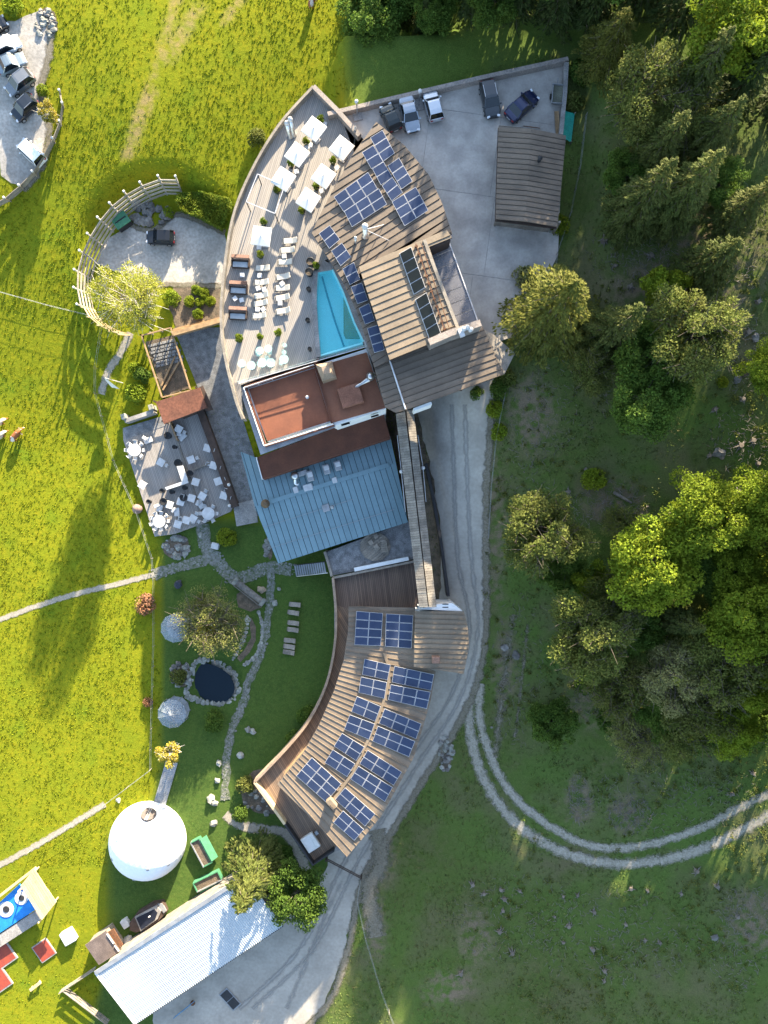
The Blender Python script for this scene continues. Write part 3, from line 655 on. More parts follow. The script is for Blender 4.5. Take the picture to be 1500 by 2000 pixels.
# red flat roof block
t = thing('flat_roof_building', 'building with sunken rust-red flat roof and white railing', 'building', P(610, 790, 0))
MB().prism(PL([(480, 758), (716, 681), (754, 798), (655, 831), (645, 825), (522, 862)], Z_RED-.1), Z_RED-.1, zbot=0).build('wall', M_white, t)
MB().prism(PL([(486, 760), (614, 719), (645, 822), (522, 861)], Z_RED), Z_RED, .25).build('red_roof', M_red, t)
MB().prism(PL([(615, 717), (716, 688), (753, 796), (646, 826)], Z_RED+.25), Z_RED+.25, .4).build('brown_roof', mat('brown_membrane', (0.20, .085, .05), .9, (.16, .068, .042), .5, fine=.08), t)
b = MB(); wall_path(b, [(614, 713), (630, 765), (647, 822)], Z_RED+.42, Z_RED, .16); b.build('roof_kerb', M_redd, t)
b = MB(); wall_path(b, [(622, 699), (614, 712), (478, 755)], Z_RED+.7, Z_RED-.3, .25); wall_path(b, [(478, 755), (517, 870)], Z_RED+.55, Z_RED-.3, .3); wall_path(b, [(517, 870), (652, 829)], Z_RED+.55, Z_RED-.3, .3); b.build('roof_upstand', M_redd, t)
MB().prism(PL([(465, 751), (482, 760), (520, 866), (652, 827), (656, 834), (509, 888)], Z_RED+.03), Z_RED+.03, .15).build('metal_walkway', M_galv, t)
def railing(name, parent, pts, z, h, nper, m, r=.035):
    b = MB(); w = [P(x, y, z) for x, y in pts]
    for a, c in zip(w, w[1:]):
        for k in (1.0, .5): b.tube([a+Vector((0, 0, h*k)), c+Vector((0, 0, h*k))], r*(1.3 if k == 1 else .7), 6)
        n = max(1, int((c-a).length/nper))
        for i in range(n+1): q = a.lerp(c, i/n); b.tube([q, q+Vector((0, 0, h))], r, 6)
    return b.build(name, m, parent)
railing('railing', t, [(614, 716), (479, 760), (518, 872), (652, 830)], Z_RED+.05, 1.0, 1.4, M_white, .028)
for i in range(13):
    a, c = P(466+250*i/13, 749-72*i/13, Z_DECK), P(466+250*(i+.95)/13, 749-72*(i+.95)/13, Z_DECK)
    b = MB(); d = (c-a).normalized(); b.bar(a+Vector((0, 0, .55)), c+Vector((0, 0, .55)), .03, 1.0); b.build('glass_panel', M_glassb, t)
b = MB()
for a, c in (((466, 749), (716, 677)), ((716, 677), (711, 664))): b.bar(P(*a, Z_DECK+1.08), P(*c, Z_DECK+1.08), .07)
b.build('glass_top_rail', M_alu, t)
b = MB(); q = [P(x, y, Z_RED+1.9) for x, y in ((616, 711), (648, 704), (656, 735), (629, 744))]
b.prism([(v.x, v.y) for v in q], Z_RED+1.6, zbot=Z_RED+.2); cq = sum(q, Vector())/4
b.add([Vector((v.x, v.y, Z_RED+1.6)) for v in q]+[cq+(v-cq)*.45+Vector((0, 0, .35)) for v in q], [(0, 1, 5, 4), (1, 2, 6, 5), (2, 3, 7, 6), (3, 0, 4, 7), (4, 5, 6, 7)])
b.build('lift_shaft', mat('tan_metal', (.27, .20, .14), .6), t)
MB().box(P(685, 773, Z_RED+.55), (2.5, 2.3, .5), A(17), .06).build('roof_hatch', mat('hatch_brown', (.22, .10, .065), .8), t)
b = MB(); b.tube([P(720, 741, Z_RED+.5), P(705, 750, Z_RED+.9), P(695, 756, Z_RED+.6)], [.3, .14, .22], 8); b.lathe(P(724, 737, Z_RED+.25), [(.3, 0), (.3, .5), (.5, .6), (.2, .9)], 10); b.build('duct', M_steel, t, smooth=True)
b = MB(); b.lathe(P(601, 777, Z_RED), [(.12, 0), (.12, .4), (.2, .5), (.05, .6)], 8); b.build('vent', M_whitep, t)
for x, y, w in ((675, 828, 1.0), (732, 812, .9)):
    MB().box(P(x, y, Z_RED-.9)+Vector((0, -.02, 0)), (w, .12, .7), A(17)).build('window', M_glassd, t)
# dark lower roof and blue roof hall
DK = [(503, 893), (655, 835), (749, 806), (762, 855), (512, 936)]
t = thing('blue_roof_hall', 'hall with sky-blue standing seam roof below the rust-red roof', 'building', P(640, 970, 0))
RA, RB = P(519, 983, 5.5), P(759, 908, 5.5); rd = (RB-RA).normalized()
def blue_z(x, y): return 5.5-0.10*abs((x-RA.x)*(-rd.y)+(y-RA.y)*rd.x)
BL = [(469, 882), (498, 893), (512, 934), (762, 852), (797, 1020), (543, 1101), (500, 993)]
MB().prism(inset(PL(BL, 5), .5), 4.3, zbot=-.3).build('wall', M_white, t)
rf = MB().prism(PL(BL, 5), lambda x, y: blue_z(x, y)-.06, .2).build('roof', M_dark, t)
for sgn in (1, -1):
    nn = (-rd.y*sgn, rd.x*sgn); half = clip(PL(BL, 5), (-nn[0], -nn[1]), -(nn[0]*RA.x+nn[1]*RA.y))
    roof_trays(rf, half, math.atan2(rd.y, rd.x)+math.pi/2, .72, blue_z, M_blue, rib=.04)
b = MB(); b.bar(RA+Vector((0, 0, .1)), RB+Vector((0, 0, .1)), .5, .1); b.build('ridge_cap', M_blue, rf)
for (x0, y0, x1, y1) in ((530, 1070, 770, 995), (515, 1030, 690, 975)):
    b = MB(); 
    for i in range(24): 
        q = P(x0+(x1-x0)*i/24, y0+(y1-y0)*i/24, 5.1); q.z = blue_z(q.x, q.y); q2 = P(x0+(x1-x0)*(i+1)/24, y0+(y1-y0)*(i+1)/24, 5.1); q2.z = blue_z(q2.x, q2.y)
        b.bar(q+Vector((0, 0, .1)), q2+Vector((0, 0, .1)), .05)
    b.build('snow_guard', M_galv, rf)
MB().prism(PL(DK, Z_DARK), Z_DARK, zbot=4).build('dark_flat_roof', M_redd, t)
b = MB(); wall_path(b, [(500, 893), (512, 936)], Z_DARK+.15, Z_DARK-.6, .1); b.build('roof_edge_trim', M_white, t)
for i, (x, y, w, l, k) in enumerate(((606, 930, .8, 1.3, 0), (638, 917, .8, 1.2, 0), (660, 910, .8, 1.2, 0), (578, 957, .6, .8, 1), (598, 953, .6, .8, 1), (606, 951, .6, .8, 1), (654, 938, .6, .7, 1))):
    g = P(x, y, 5.4); g.z = blue_z(g.x, g.y); u = thing('roof_unit', ('grey ventilation box with hood on the blue roof' if k == 0 else 'small flat pale hatch on the blue roof'), 'vent box', g, 'vent boxes on the blue roof' if k == 0 else 'hatches on the blue roof')
    MB().box(g+Vector((0, 0, .3 if k == 0 else .1)), (w, l, .75 if k == 0 else .25), A(17), .05).build('casing', M_galv if k == 0 else M_whitep, u)
    if k == 0: MB().box(g+Vector((.04, .16, .75)), (w*.8, l*.45, .18), A(17), .03).build('hood', M_whitep, u)
g = P(577, 930, 5.4); g.z = blue_z(g.x, g.y); u = thing('exhaust_fan', 'steel exhaust duct with round fan on the blue roof', 'vent', g)
MB().lathe(g, [(.45, 0), (.45, .5), (.55, .6), (.3, 1.0)], 14).build('fan_housing', M_steel, u, smooth=True)
MB().tube([g+Vector((0, -.3, .5)), g+Vector((.1, -.9, .55)), g+Vector((.2, -1.0, .05))], .22, 10).build('elbow', M_steel, u, smooth=True)
MB().box(g+Vector((.9, .35, .35)), (1.2, .6, .6), A(17), .04).build('duct_box', M_galv, u)
g = P(520, 984, 5.5); MB().lathe(g, [(.3, 0), (.32, .5), (.55, .6), (.25, .95), (.05, 1.0)], 12).build('roof_cowl', mat('copper_brown', (.16, .11, .07), .5, metal=.6), None, 'brown copper cowl at the west end of the blue ridge', 'chimney')
u = thing('roof_aerial', 'weathered skylight box and meter on the blue roof slope', 'vent', P(642, 992, 5.2)); g = P(642, 992, 5.2); g.z = blue_z(g.x, g.y)
MB().box(g+Vector((-.3, 0, .1)), (.9, .9, .3), A(17), .04).build('box', M_galv, u); MB().lathe(g+Vector((.5, .1, 0)), [(.15, 0), (.15, .7), (.25, .75), (.1, .9)], 8).build('pipe', M_galv, u)
# covered bridge
t = thing('covered_bridge', 'long narrow covered footbridge roofed with grey wooden boards', 'bridge', P(810, 1000, 3))
for q, m, (ea, eb) in (([(773, 808), (791, 803), (836, 1186), (819, 1186)], M_woodg, (0, 1)), ([(793.5, 801), (808, 800), (853, 1186), (838, 1186)], M_woodg, (1, 0))):
    w = PL(q, 9.5); b = MB()
    l0, l1 = Vector(w[0]), Vector(w[3]); dd = (l1-l0).normalized(); nl = Vector((-dd.y, dd.x))
    zf = (lambda x, y, l0=l0, nl=nl, e=ea: 9.2+.28*abs((x-l0.x)*nl.x+(y-l0.y)*nl.y)) if ea == 0 else (lambda x, y, l0=l0, nl=nl: 9.5-.28*abs((x-l0.x)*nl.x+(y-l0.y)*nl.y))
    side = MB().prism(w, lambda x, y: zf(x, y)-.06, .12).build('roof_slope', M_woodd, t)
    for s, d in strips(w, math.atan2(dd.y, dd.x)+math.pi/2, .3, .03, .1):
        MB().prism(s, lambda x, y, k=random.uniform(0, .03): zf(x, y)+k, .06).build('board', m, side)
MB().prism(inset(PL([(777, 808), (804, 803), (848, 1186), (823, 1186)], 9), .15), 9.05, zbot=6.4).build('side_wall', M_woodd, t)
for i in range(7):
    for sx in (-1, 1):
        p = P(790+40*(i+.5)/7+sx*11, 805+380*(i+.5)/7, 6); MB().box((p.x, p.y, 4.5), (.25, .25, 5.0)).build('post', M_woodd, t)
b = MB()
for pts in ([(776, 850), (784, 920), (792, 1000)], [(816, 850), (826, 912), (832, 980)]): b.tube([P(x, y, 8.6) for x, y in pts], .05, 6)
b.build('handrail', M_alu, t)
b = MB()
for x, y in ((784, 921), (826, 914)): b.lathe(P(x, y, 8.6), [(.12, -.3), (.15, 0), (.25, .1), (.2, .35), (.05, .45)], 10)
b.build('lamp', M_whitep, t, smooth=True)
# yard by the hall, wing decks
t = thing('gravel_yard', 'raised grey gravel yard with low walls between hall and wing', 'yard', P(720, 1070, 0))
YD = [(636, 1079), (798, 1018), (808, 1092), (651, 1124)]
MB().prism(PL(YD, Z_LDECK-.1), Z_LDECK-.1, zbot=-.5).build('gravel_bed', M_graveld, t)
wall_path(MB(), [(634, 1078), (641, 1100), (648, 1126)], Z_LDECK+.25, -.3, .3).build('west_kerb', M_woodg, t)
wall_path(MB(), [(692, 1113), (798, 1091)], Z_LDECK+.55, Z_LDECK-.3, .45).build('white_wall', M_white, t)
t = thing('round_platform', 'round grey timber sitting platform on the gravel yard', 'platform', P(733, 1068, Z_LDECK-.1))
c = P(733, 1068, Z_LDECK); circ = [(c.x+1.95*math.cos(6.283*i/11), c.y+1.8*math.sin(6.283*i/11)) for i in range(11)]
for q, d in strips(circ, A(40), .3, .03): MB().prism(q, Z_LDECK+.12, .2).build('board', M_woodg, t)
t = thing('garden_sofa', 'slatted timber sofa on the round platform', 'sofa', c+Vector((.95, .1, .12)))
for i in range(6): MB().box(c+Vector((1.0+.03*i, .75-.26*i, .45)), (.75, .2, .06), A(10)).build('slat', M_woodg, t)
for dx, dy in ((-.3, .7), (.3, .75), (-.2, -.7), (.45, -.6)): MB().box(c+Vector((1.05+dx, .1+dy, .27)), (.08, .08, .32)).build('leg', M_woodg, t)
MB().box(c+Vector((1.42, .15, .6)), (.08, 1.6, .45), A(10)).build('backrest', M_woodg, t)
for (dx, dy, lab) in ((-.55, .55, 'square timber stool by the platform edge'), (.15, .05, 'square timber stool in the middle of the round platform'), (.1, 1.35, 'timber chair behind the round platform')):
    u = thing('stool', lab, 'stool', c+Vector((dx, dy, .12))); MB().box(c+Vector((dx, dy, .5)), (.55, .55, .08), A(35), .02).build('seat', M_woodg, u)
    for ex in (-.2, .2):
        for ey in (-.2, .2): MB().box(c+Vector((dx+ex, dy+ey, .29)), (.07, .07, .34)).build('leg', M_woodg, u)
t = thing('curved_wing', 'curved guest wing with tan seam roof full of solar arrays', 'building', P(720, 1400, 0))
OUT = curve([(650, 1129), (656, 1200), (653, 1265), (637, 1337), (606, 1403), (566, 1455), (497, 1528)], 4)
MB().prism(PL([(651, 1129), (808, 1096), (820, 1190), (690, 1192)]+OUT[3:0:-1], Z_LDECK), Z_LDECK, .3).build('north_deck', M_deck3, t)
MB().prism(PL(OUT[2:]+[(612, 1688), (652, 1662), (662, 1640), (580, 1535), (650, 1440), (690, 1340), (700, 1192)], Z_LDECK-.01), Z_LDECK-.01, .3).build('terrace_deck', M_deck4, t)
MB().prism(inset(PL([(651, 1129), (808, 1096), (840, 1330), (800, 1480), (680, 1668), (612, 1688), (500, 1530), (600, 1410), (650, 1290)], Z_LDECK-.3), .8), Z_LDECK-.35, zbot=-.6).build('base_wall', M_concd, t)
b = MB(); wall_path(b, OUT, Z_LDECK+1.0, Z_LDECK-.6, .3); b.build('curved_parapet', mat('parapet_timber', (.34, .25, .18), .8, (.24, .18, .13), 1.2), t)
b = MB(); wall_path(b, [(497, 1528), (556, 1610)], Z_LDECK+1.0, Z_LDECK-.6, .32); b.build('end_parapet', M_woodp, t)
b = MB(); wall_path(b, [(556, 1610), (611, 1690), (652, 1662)], Z_LDECK+1.0, Z_LDECK-.6, .25); b.build('corner_parapet', M_dark, t)
b = MB(); wall_path(b, [(650, 1129), (808, 1097)], Z_LDECK+.7, Z_LDECK-.3, .25); b.build('north_parapet', M_woodg, t)
LOWR = [(681, 1184), (810, 1187), (822, 1300), (851, 1312), (840, 1374), (808, 1480), (745, 1594), (678, 1673), (610, 1600), (541, 1532), (592, 1470), (622, 1418), (652, 1350), (671, 1290), (680, 1232)]
MB().prism(inset(PL(LOWR, Z_LOW), .7), Z_LOW-.2, zbot=0).build('wall', M_wood, t)
rf = MB().prism(PL(LOWR, Z_LOW-.06), Z_LOW-.06, .25).build('roof', M_woodd, t)
CC = P(268, 1205, Z_LOW); lw = PL(LOWR, Z_LOW)
a = A(4)
while a > A(-58):
    n1 = (-math.sin(a), math.cos(a)); a2 = a-A(1.32); n2 = (-math.sin(a2), math.cos(a2))
    d1 = n1[0]*CC.x+n1[1]*CC.y; d2 = n2[0]*CC.x+n2[1]*CC.y
    q = clip(clip(lw, n1, d1-.03), (-n2[0], -n2[1]), -d2-.02)
    if len(q) >= 3:
        b = MB().prism(q, Z_LOW, .05); r_ = clip(clip(lw, n1, d1+.015), (-n1[0], -n1[1]), -d1+.06)
        if len(r_) >= 3: b.prism(r_, Z_LOW+.07, .1)
        b.build('roof_tray', M_rooflow, rf)
    a = a2
b = MB(); rc = curve([(750, 1275), (760, 1310), (756, 1345), (744, 1385), (728, 1425), (712, 1460), (692, 1503), (672, 1533), (652, 1560)], 4)
for p0, p1 in zip(rc, rc[1:]): b.bar(P(*p0, Z_LOW+.06), P(*p1, Z_LOW+.06), .32, .16)
b.build('ridge_cap', M_rooft, rf)
b = MB(); b.box(P(648, 1568, Z_LOW+.5), (.7, 1.3, 1.0), A(40), .04); b.build('roof_box', M_rooft, t)
for i in range(3): MB().tube([P(645+3*i, 1575+3*i, Z_LOW), P(645+3*i, 1575+3*i, Z_LOW+1.2+.2*i)], .12, 8).build('flue', M_dark, t)
TW = [(811, 1194), (906, 1194), (914, 1228), (916, 1262), (906, 1316), (808, 1302)]
MB().prism(inset(PL(TW, Z_TOW), .25), Z_TOW-.25, zbot=1).build('stair_tower_wall', M_white, t)
MB().prism(PL([(818, 1190), (856, 1180), (884, 1178), (904, 1194)], Z_TOW-.2), Z_TOW-.2, zbot=2).build('white_tower_front', M_white, t)
for y in (1181, 1187): MB().box(P(870, y-1, Z_TOW-.2), (.7, .12, .05)).build('wall_slot', M_dark, t)
rf = MB().prism(PL(TW, Z_TOW-.05), Z_TOW-.05, .2).build('tower_roof', M_woodd, t)
roof_trays(rf, PL(TW, Z_TOW), A(-1.5), .58, Z_TOW, M_rooft)
MB().box(P(851, 1288, Z_TOW+.35), (.9, .8, .8), A(0), .05).build('tower_chimney', mat('chimney_brown', (.25, .15, .11), .8), t)
for x, y in ((508, 1548), (530, 1580), (560, 1622)):
    MB().bar(P(x, y, Z_LDECK-.3), G(x+14, y-2, 0), .25).build('strut', M_woodg, t)
# stairs from lawn up to the yard
t = thing('garden_stairs', 'straight flight of grey steps from lawn to gravel yard', 'stairs', G(608, 1110))
for i in range(14):
    a, c = P(576+60*i/14, 1104-7*i/14, .2+3.2*i/14), P(580+60*i/14, 1126-7*i/14, .2+3.2*i/14)
    MB().bar(a, c, .2, .1).build('step', M_galv, t)
b = MB(); b.bar(P(576, 1104, .1), P(636, 1097, 3.3), .08, .3); b.bar(P(580, 1126, .1), P(640, 1119, 3.3), .08, .3); b.build('stringer', M_dark, t)
b = MB(); b.tube([P(580, 1126, 1.1), P(640, 1119, 4.3)], .05, 6); b.build('handrail', M_steel, t)
# courtyard hut
t = thing('garage_hut', 'brown seam-roofed garage hut at the courtyard edge', 'hut', P(1035, 345, Z_COURT))
HU = [(974, 245), (1106, 264), (1089, 443), (968, 428)]
MB().prism(inset(PL(HU, 15), .7), 14.8, zbot=11.4).build('wall', M_woodg, t)
hz = PL(HU, 15); hr = Vector(hz[0]).lerp(Vector(hz[1]), .47); hr2 = Vector(hz[3]).lerp(Vector(hz[2]), .47); hd = (hr2-hr).normalized()
hut_z = lambda x, y: 15.3-.1*abs((x-hr.x)*(-hd.y)+(y-hr.y)*hd.x)
rf = MB().prism(hz, lambda x, y: hut_z(x, y)-.4, .2).build('roof', M_woodd, t)
for sg in (1, -1):
    nn = (-hd.y*sg, hd.x*sg); roof_trays(rf, clip(hz, (-nn[0], -nn[1]), -(nn[0]*hr.x+nn[1]*hr.y)), A(-7), .56, hut_z, M_roofb)
for x, y in ((970, 430), (1086, 445), (1030, 437)): MB().box(P(x, y, 13.4), (.22, .22, 3.2)).build('post', M_woodg, t)
MB().lathe(P(1052, 315, 15.1), [(.2, 0), (.2, .7), (.3, .75), (.1, .95)], 10).build('vent', M_dark, t)
# barn
t = thing('barn', 'long barn with shiny white corrugated roof at the gravel apron', 'barn', G(370, 1860))
zb = 4.2; W, S_, E_, N_ = [P(x, y, zb) for x, y in ((190, 1894), (264, 2003), (552, 1811), (478, 1708))]
lo, sh = (E_-S_), (S_-W); n = 500; vs = []; fs = []
for i in range(n+1):
    for j, k in enumerate((0, 1)):
        p = W+lo*(i/n)+sh*k; vs.append((p.x, p.y, zb+.55-k*.75+.03*math.sin(i/n*2*math.pi*82)))
for i in range(n): fs.append((2*i, 2*i+1, 2*i+3, 2*i+2))
MB().add(vs, fs).build('corrugated_roof', mat('white_corrugated', (.42, .45, .465), .45, (.38, .41, .425), .3, metal=.15, spec=.5, fine=.04), t)
bw = [(W.x, W.y), (S_.x, S_.y), (E_.x, E_.y), (N_.x, N_.y)]
MB().prism(inset(bw, .9), lambda x, y: 3.4, zbot=-.2).build('wall', M_woodg, t)
b = MB(); b.bar(W+Vector((0, 0, .62)), N_+Vector((0, 0, .62)), .5, .12); b.build('ridge_flashing', M_galv, t)
b = MB(); b.bar(S_+Vector((0, 0, -.3)), E_+Vector((0, 0, -.3)), .12, .2); b.build('gutter', M_dark, t)
b = MB(); b.bar(W+Vector((0, 0, .55)), S_+Vector((0, 0, -.15)), .25, .12); b.build('verge_trim', M_white, t)
# restaurant patio
Z_PAT = .55
t = thing('restaurant_patio', 'grey boarded restaurant patio with low timber edges', 'terrace', P(340, 930, 0))
PA = [(240, 838), (318, 816), (390, 803), (456, 988), (450, 999), (400, 1021), (340, 1043), (302, 1048), (241, 861)]
MB().prism(PL(PA, Z_PAT), Z_PAT, zbot=-.6).build('boards', M_deck2, t)
MB().prism(PL([(240, 836), (316, 813), (322, 832), (246, 858)], Z_PAT+.03), Z_PAT+.03, .1).build('stone_slab', M_graveld, t)
b = MB(); wall_path(b, [(390, 800), (424, 893), (458, 990)], Z_PAT+.8, 0, .9); b.build('planter_edge', M_woodd, t)
b = MB(); wall_path(b, [(330, 820), (346, 860)], Z_PAT+.9, Z_PAT, .15); wall_path(b, [(330, 820), (388, 802)], Z_PAT+.9, Z_PAT, .15); b.build('timber_screen', M_wood, t)
b = MB(); wall_path(b, [(346, 860), (398, 1018)], Z_PAT+.15, Z_PAT, .18); b.build('level_step', M_woodg, t)
b = MB(); wall_path(b, [(378, 917), (417, 902)], Z_PAT+.5, Z_PAT, .15); b.build('low_screen', M_woodg, t)
b = MB(); wall_path(b, [(243, 822), (300, 803)], Z_PAT+1.1, 0, .5); b.build('stone_bench_wall', M_concd, t)
for x, y in ((245, 815), (298, 797)): MB().box(P(x, y, Z_PAT+.6), (.6, .7, 1.6), A(17), .05).build('gate_pillar', M_stone, t)
drape('gravel_strip', [(340, 640), (430, 640), (445, 720), (478, 830), (500, 900), (515, 1000), (500, 1010), (455, 990), (415, 860), (395, 780)], .05, M_graveld, 1.0, .1)
MB().prism(PL([(455, 985), (498, 975), (503, 1020), (462, 1028)], .5), .5, .6).build('entrance_ramp', M_concd, None, 'dark grey entrance ramp between patio and blue-roofed hall', 'ramp')
t = thing('patio_pavilion', 'small pavilion with rust-red flat roof at the patio head', 'pavilion', P(355, 795, 0))
MB().prism(PL([(304, 785), (390, 757), (404, 796), (320, 828)], 3.2), 3.2, .25).build('roof', mat('pavilion_membrane', (.15, .062, .04), .9, (.11, .048, .033), .5), t)
MB().prism(PL([(388, 757), (396, 753), (416, 800), (402, 803)], 2.9), 2.9, .2).build('side_roof', M_woodd, t)
for x, y in ((308, 787), (388, 760), (400, 795), (324, 825)): MB().box(P(x, y, 1.6), (.18, .18, 3.0)).build('post', M_woodd, t)
MB().prism(inset(PL([(330, 778), (390, 757), (404, 796), (345, 818)], 3), .4), 2.9, zbot=.0).build('wall', M_woodd, t)
# timber enclosure
t = thing('timber_enclosure', 'open timber-framed enclosure with paved floor beside gravel strip', 'enclosure', G(328, 710))
for a, c in (((276, 655), (333, 640)), ((333, 640), (372, 762)), ((276, 655), (316, 776)), ((316, 776), (372, 762))):
    wall_path(MB(), [a, c], 2.2, 2.0, .16).build('top_rail', M_wood, t)
    p0, p1 = P(*a, 1.8), P(*c, 1.8)
    for i in range(4): q = p0.lerp(p1, i/3); MB().box((q.x, q.y, 1.0), (.16, .16, 2.3)).build('post', M_woodg, t)
drape('enclosure_floor', [(285, 668), (337, 655), (372, 757), (320, 775)], .06, M_dirt, 1.0, .1)
u = thing('brick_paving', 'dark brick paving inside the timber enclosure', 'paving', G(310, 690))
for i in range(7):
    for j in range(6):
        g = G(294+9*j+2.5*i+(i % 2)*3, 676+6.5*i-2.2*j, .1); MB().box(g, (.52, .34, .1), A(17), .02).build('brick', M_graveld, u)
for k, (x, y, a) in enumerate(((330, 725, 65), (335, 735, 60))):
    MB().box(G(x, y, .18), (4.2, .22, .22), A(a)).build('plank', M_wood, None, ('upper' if k == 0 else 'lower')+' loose plank lying in the timber enclosure', 'plank')
t = thing('earth_wall', 'tan rammed timber retaining wall above the gravel strip', 'wall', G(385, 632))
for k in range(3): wall_path(MB(), [(338, 652-3*k), (432, 625-3*k)], 2.6-.7*k+.0, 1.9-.7*k, .5-.02*k).build('log', M_wood, t)
# ================================================================ solar arrays
def solar(label, corners, nc, nr, z):
    """corners in photo pixels: c0->c1 runs along the columns, c0->c3 along the rows"""
    zz = z+.28; c = [P(x, y, zz) for x, y in corners]; cen = sum(c, Vector())/4
    t = thing('solar_array', label, 'solar panels', Vector((cen.x, cen.y, z)))
    for k, q in enumerate(c): q.z = zz+(.16 if k < 2 else -.10)
    def at(u, v): return c[0].lerp(c[1], u).lerp(c[3].lerp(c[2], u), v)
    for i in range(nc):
        for j in range(nr):
            e = .005; u0, u1, v0, v1 = i/nc+e, (i+1)/nc-e, j/nr+e, (j+1)/nr-e; b = MB()
            q = [at(u0, v0), at(u1, v0), at(u1, v1), at(u0, v1)]; qc = sum(q, Vector())/4
            inn = [qc+(p-qc)*.94 for p in q]; inn = []
            for (u, v) in ((u0, v0), (u1, v0), (u1, v1), (u0, v1)):
                du, dv = (u1-u0)*.022, (v1-v0)*.034; inn.append(at(u+(du if u == u0 else -du), v+(dv if v == v0 else -dv)))
            dn = Vector((0, 0, -.05)); up = Vector((0, 0, .003))
            b.add(q+[p+dn for p in q]+inn, [(3, 2, 1, 0)[::-1], (0, 4, 5, 1)[::-1], (1, 5, 6, 2)[::-1], (2, 6, 7, 3)[::-1], (3, 7, 4, 0)[::-1], (4, 5, 6, 7)[::-1]])
            b.mi = 1; b.add([p+up for p in inn], [(0, 1, 2, 3)]); b.build('panel', [M_alu, M_cell], t)
    for v in (.12, .88):
        for u in (.08, .5, .92):
            p = at(u, v); b = MB(); b.box((p.x, p.y, (p.z+z)/2-.02), (.06, .06, p.z-z)); b.build('bracket', M_galv, t)
S_ = Z_SOL
solar('column of three panels nearest the pointed tip of the leaf-shaped roof', [(723, 270), (747, 255), (771, 298), (748, 315)], 1, 3, S_)
solar('two panels touching the left of the tip column on the leaf-shaped roof', [(707, 299), (729, 285), (749, 315), (725, 329)], 1, 2, S_)
solar('two panels directly below the tip column on the leaf-shaped roof', [(727, 331), (749, 317), (767, 346), (744, 361)], 1, 2, S_)
solar('column of three panels beside the convex edge of the leaf-shaped roof', [(757, 325), (779, 309), (806, 353), (784, 369)], 1, 3, S_)
solar('two panels in the middle stack between the two largest arrays on the leaf-shaped roof', [(746, 364), (766, 347), (787, 375), (765, 392)], 1, 2, S_)
solar('upper half of the big twelve-panel block on the leaf-shaped roof', [(652, 386), (719, 337), (738, 368), (671, 413)], 3, 2, S_)
solar('lower half of the big twelve-panel block on the leaf-shaped roof', [(672, 414), (740, 369), (756, 398), (687, 443)], 3, 2, S_)
solar('two by three array near the courtyard end of the leaf-shaped roof', [(765, 395), (812, 366), (837, 410), (790, 441)], 2, 3, S_)
for i, (c, n) in enumerate((([(623, 457), (644, 441), (664, 467), (643, 485)], 2), ([(647, 491), (668, 475), (686, 501), (665, 519)], 2), ([(669, 526), (691, 513), (704, 545), (683, 556)], 2), ([(685, 561), (707, 553), (719, 586), (698, 593)], 2), ([(701, 603), (721, 593), (732, 626), (713, 633)], 2), ([(717, 642), (739, 635), (751, 683), (731, 689)], 3))):
    solar(['first small array of the poolside row, nearest the stayed flue', 'second small array of the poolside row from the stayed flue', 'third small array of the poolside row from the stayed flue', 'fourth small array of the poolside row from the stayed flue', 'fifth array of the poolside row, above the three-panel one', 'three-panel array ending the poolside row by the glass balustrade'][i], c, 1, n, S_)
for lab, c, nc, nr in (
    ('eight-panel array at the curved wing\'s head beside the deck edge', [(696, 1193), (748, 1197), (744, 1262), (692, 1260)], 2, 4),
    ('eight-panel array at the curved wing\'s head beside the stair tower', [(754, 1198), (807, 1201), (804, 1267), (752, 1263)], 2, 4),
    ('upper four panels of the second inner block on the curved wing', [(712, 1286), (763, 1298), (757, 1329), (707, 1318)], 2, 2),
    ('lower four panels of the second inner block on the curved wing', [(705, 1321), (756, 1332), (751, 1365), (700, 1353)], 2, 2),
    ('upper six panels of the outer block nearest the stair tower', [(770, 1300), (848, 1317), (842, 1349), (765, 1333)], 3, 2),
    ('lower six panels of the outer block nearest the stair tower', [(763, 1336), (841, 1351), (834, 1385), (758, 1367)], 3, 2),
    ('upper four panels of the third inner block on the curved wing', [(697, 1359), (744, 1379), (733, 1410), (686, 1390)], 2, 2),
    ('lower four panels of the third inner block on the curved wing', [(683, 1395), (732, 1413), (721, 1445), (672, 1425)], 2, 2),
    ('upper six panels of the middle outer block on the curved wing', [(751, 1383), (823, 1413), (813, 1444), (740, 1413)], 3, 2),
    ('lower six panels of the middle outer block on the curved wing', [(738, 1417), (811, 1447), (799, 1479), (727, 1448)], 3, 2),
    ('upper four panels of the fourth inner block on the curved wing', [(668, 1431), (712, 1458), (696, 1487), (652, 1458)], 2, 2),
    ('lower four panels of the fourth inner block on the curved wing', [(650, 1463), (694, 1491), (678, 1518), (634, 1490)], 2, 2),
    ('upper six panels of the last outer block before the wing\'s end', [(718, 1464), (785, 1507), (769, 1535), (702, 1492)], 3, 2),
    ('lower six panels of the last outer block before the wing\'s end', [(700, 1495), (767, 1537), (752, 1567), (684, 1522)], 3, 2),
    ('three by three array beside the end deck of the curved wing', [(609, 1478), (667, 1530), (637, 1568), (578, 1516)], 3, 3),
    ('three by two array below the roof box at the wing\'s end', [(674, 1537), (733, 1589), (713, 1615), (654, 1562)], 3, 2),
    ('last two by two array at the wing\'s pointed end', [(670, 1582), (711, 1619), (692, 1643), (651, 1607)], 2, 2)):
    solar(lab, c, nc, nr, Z_LOW)

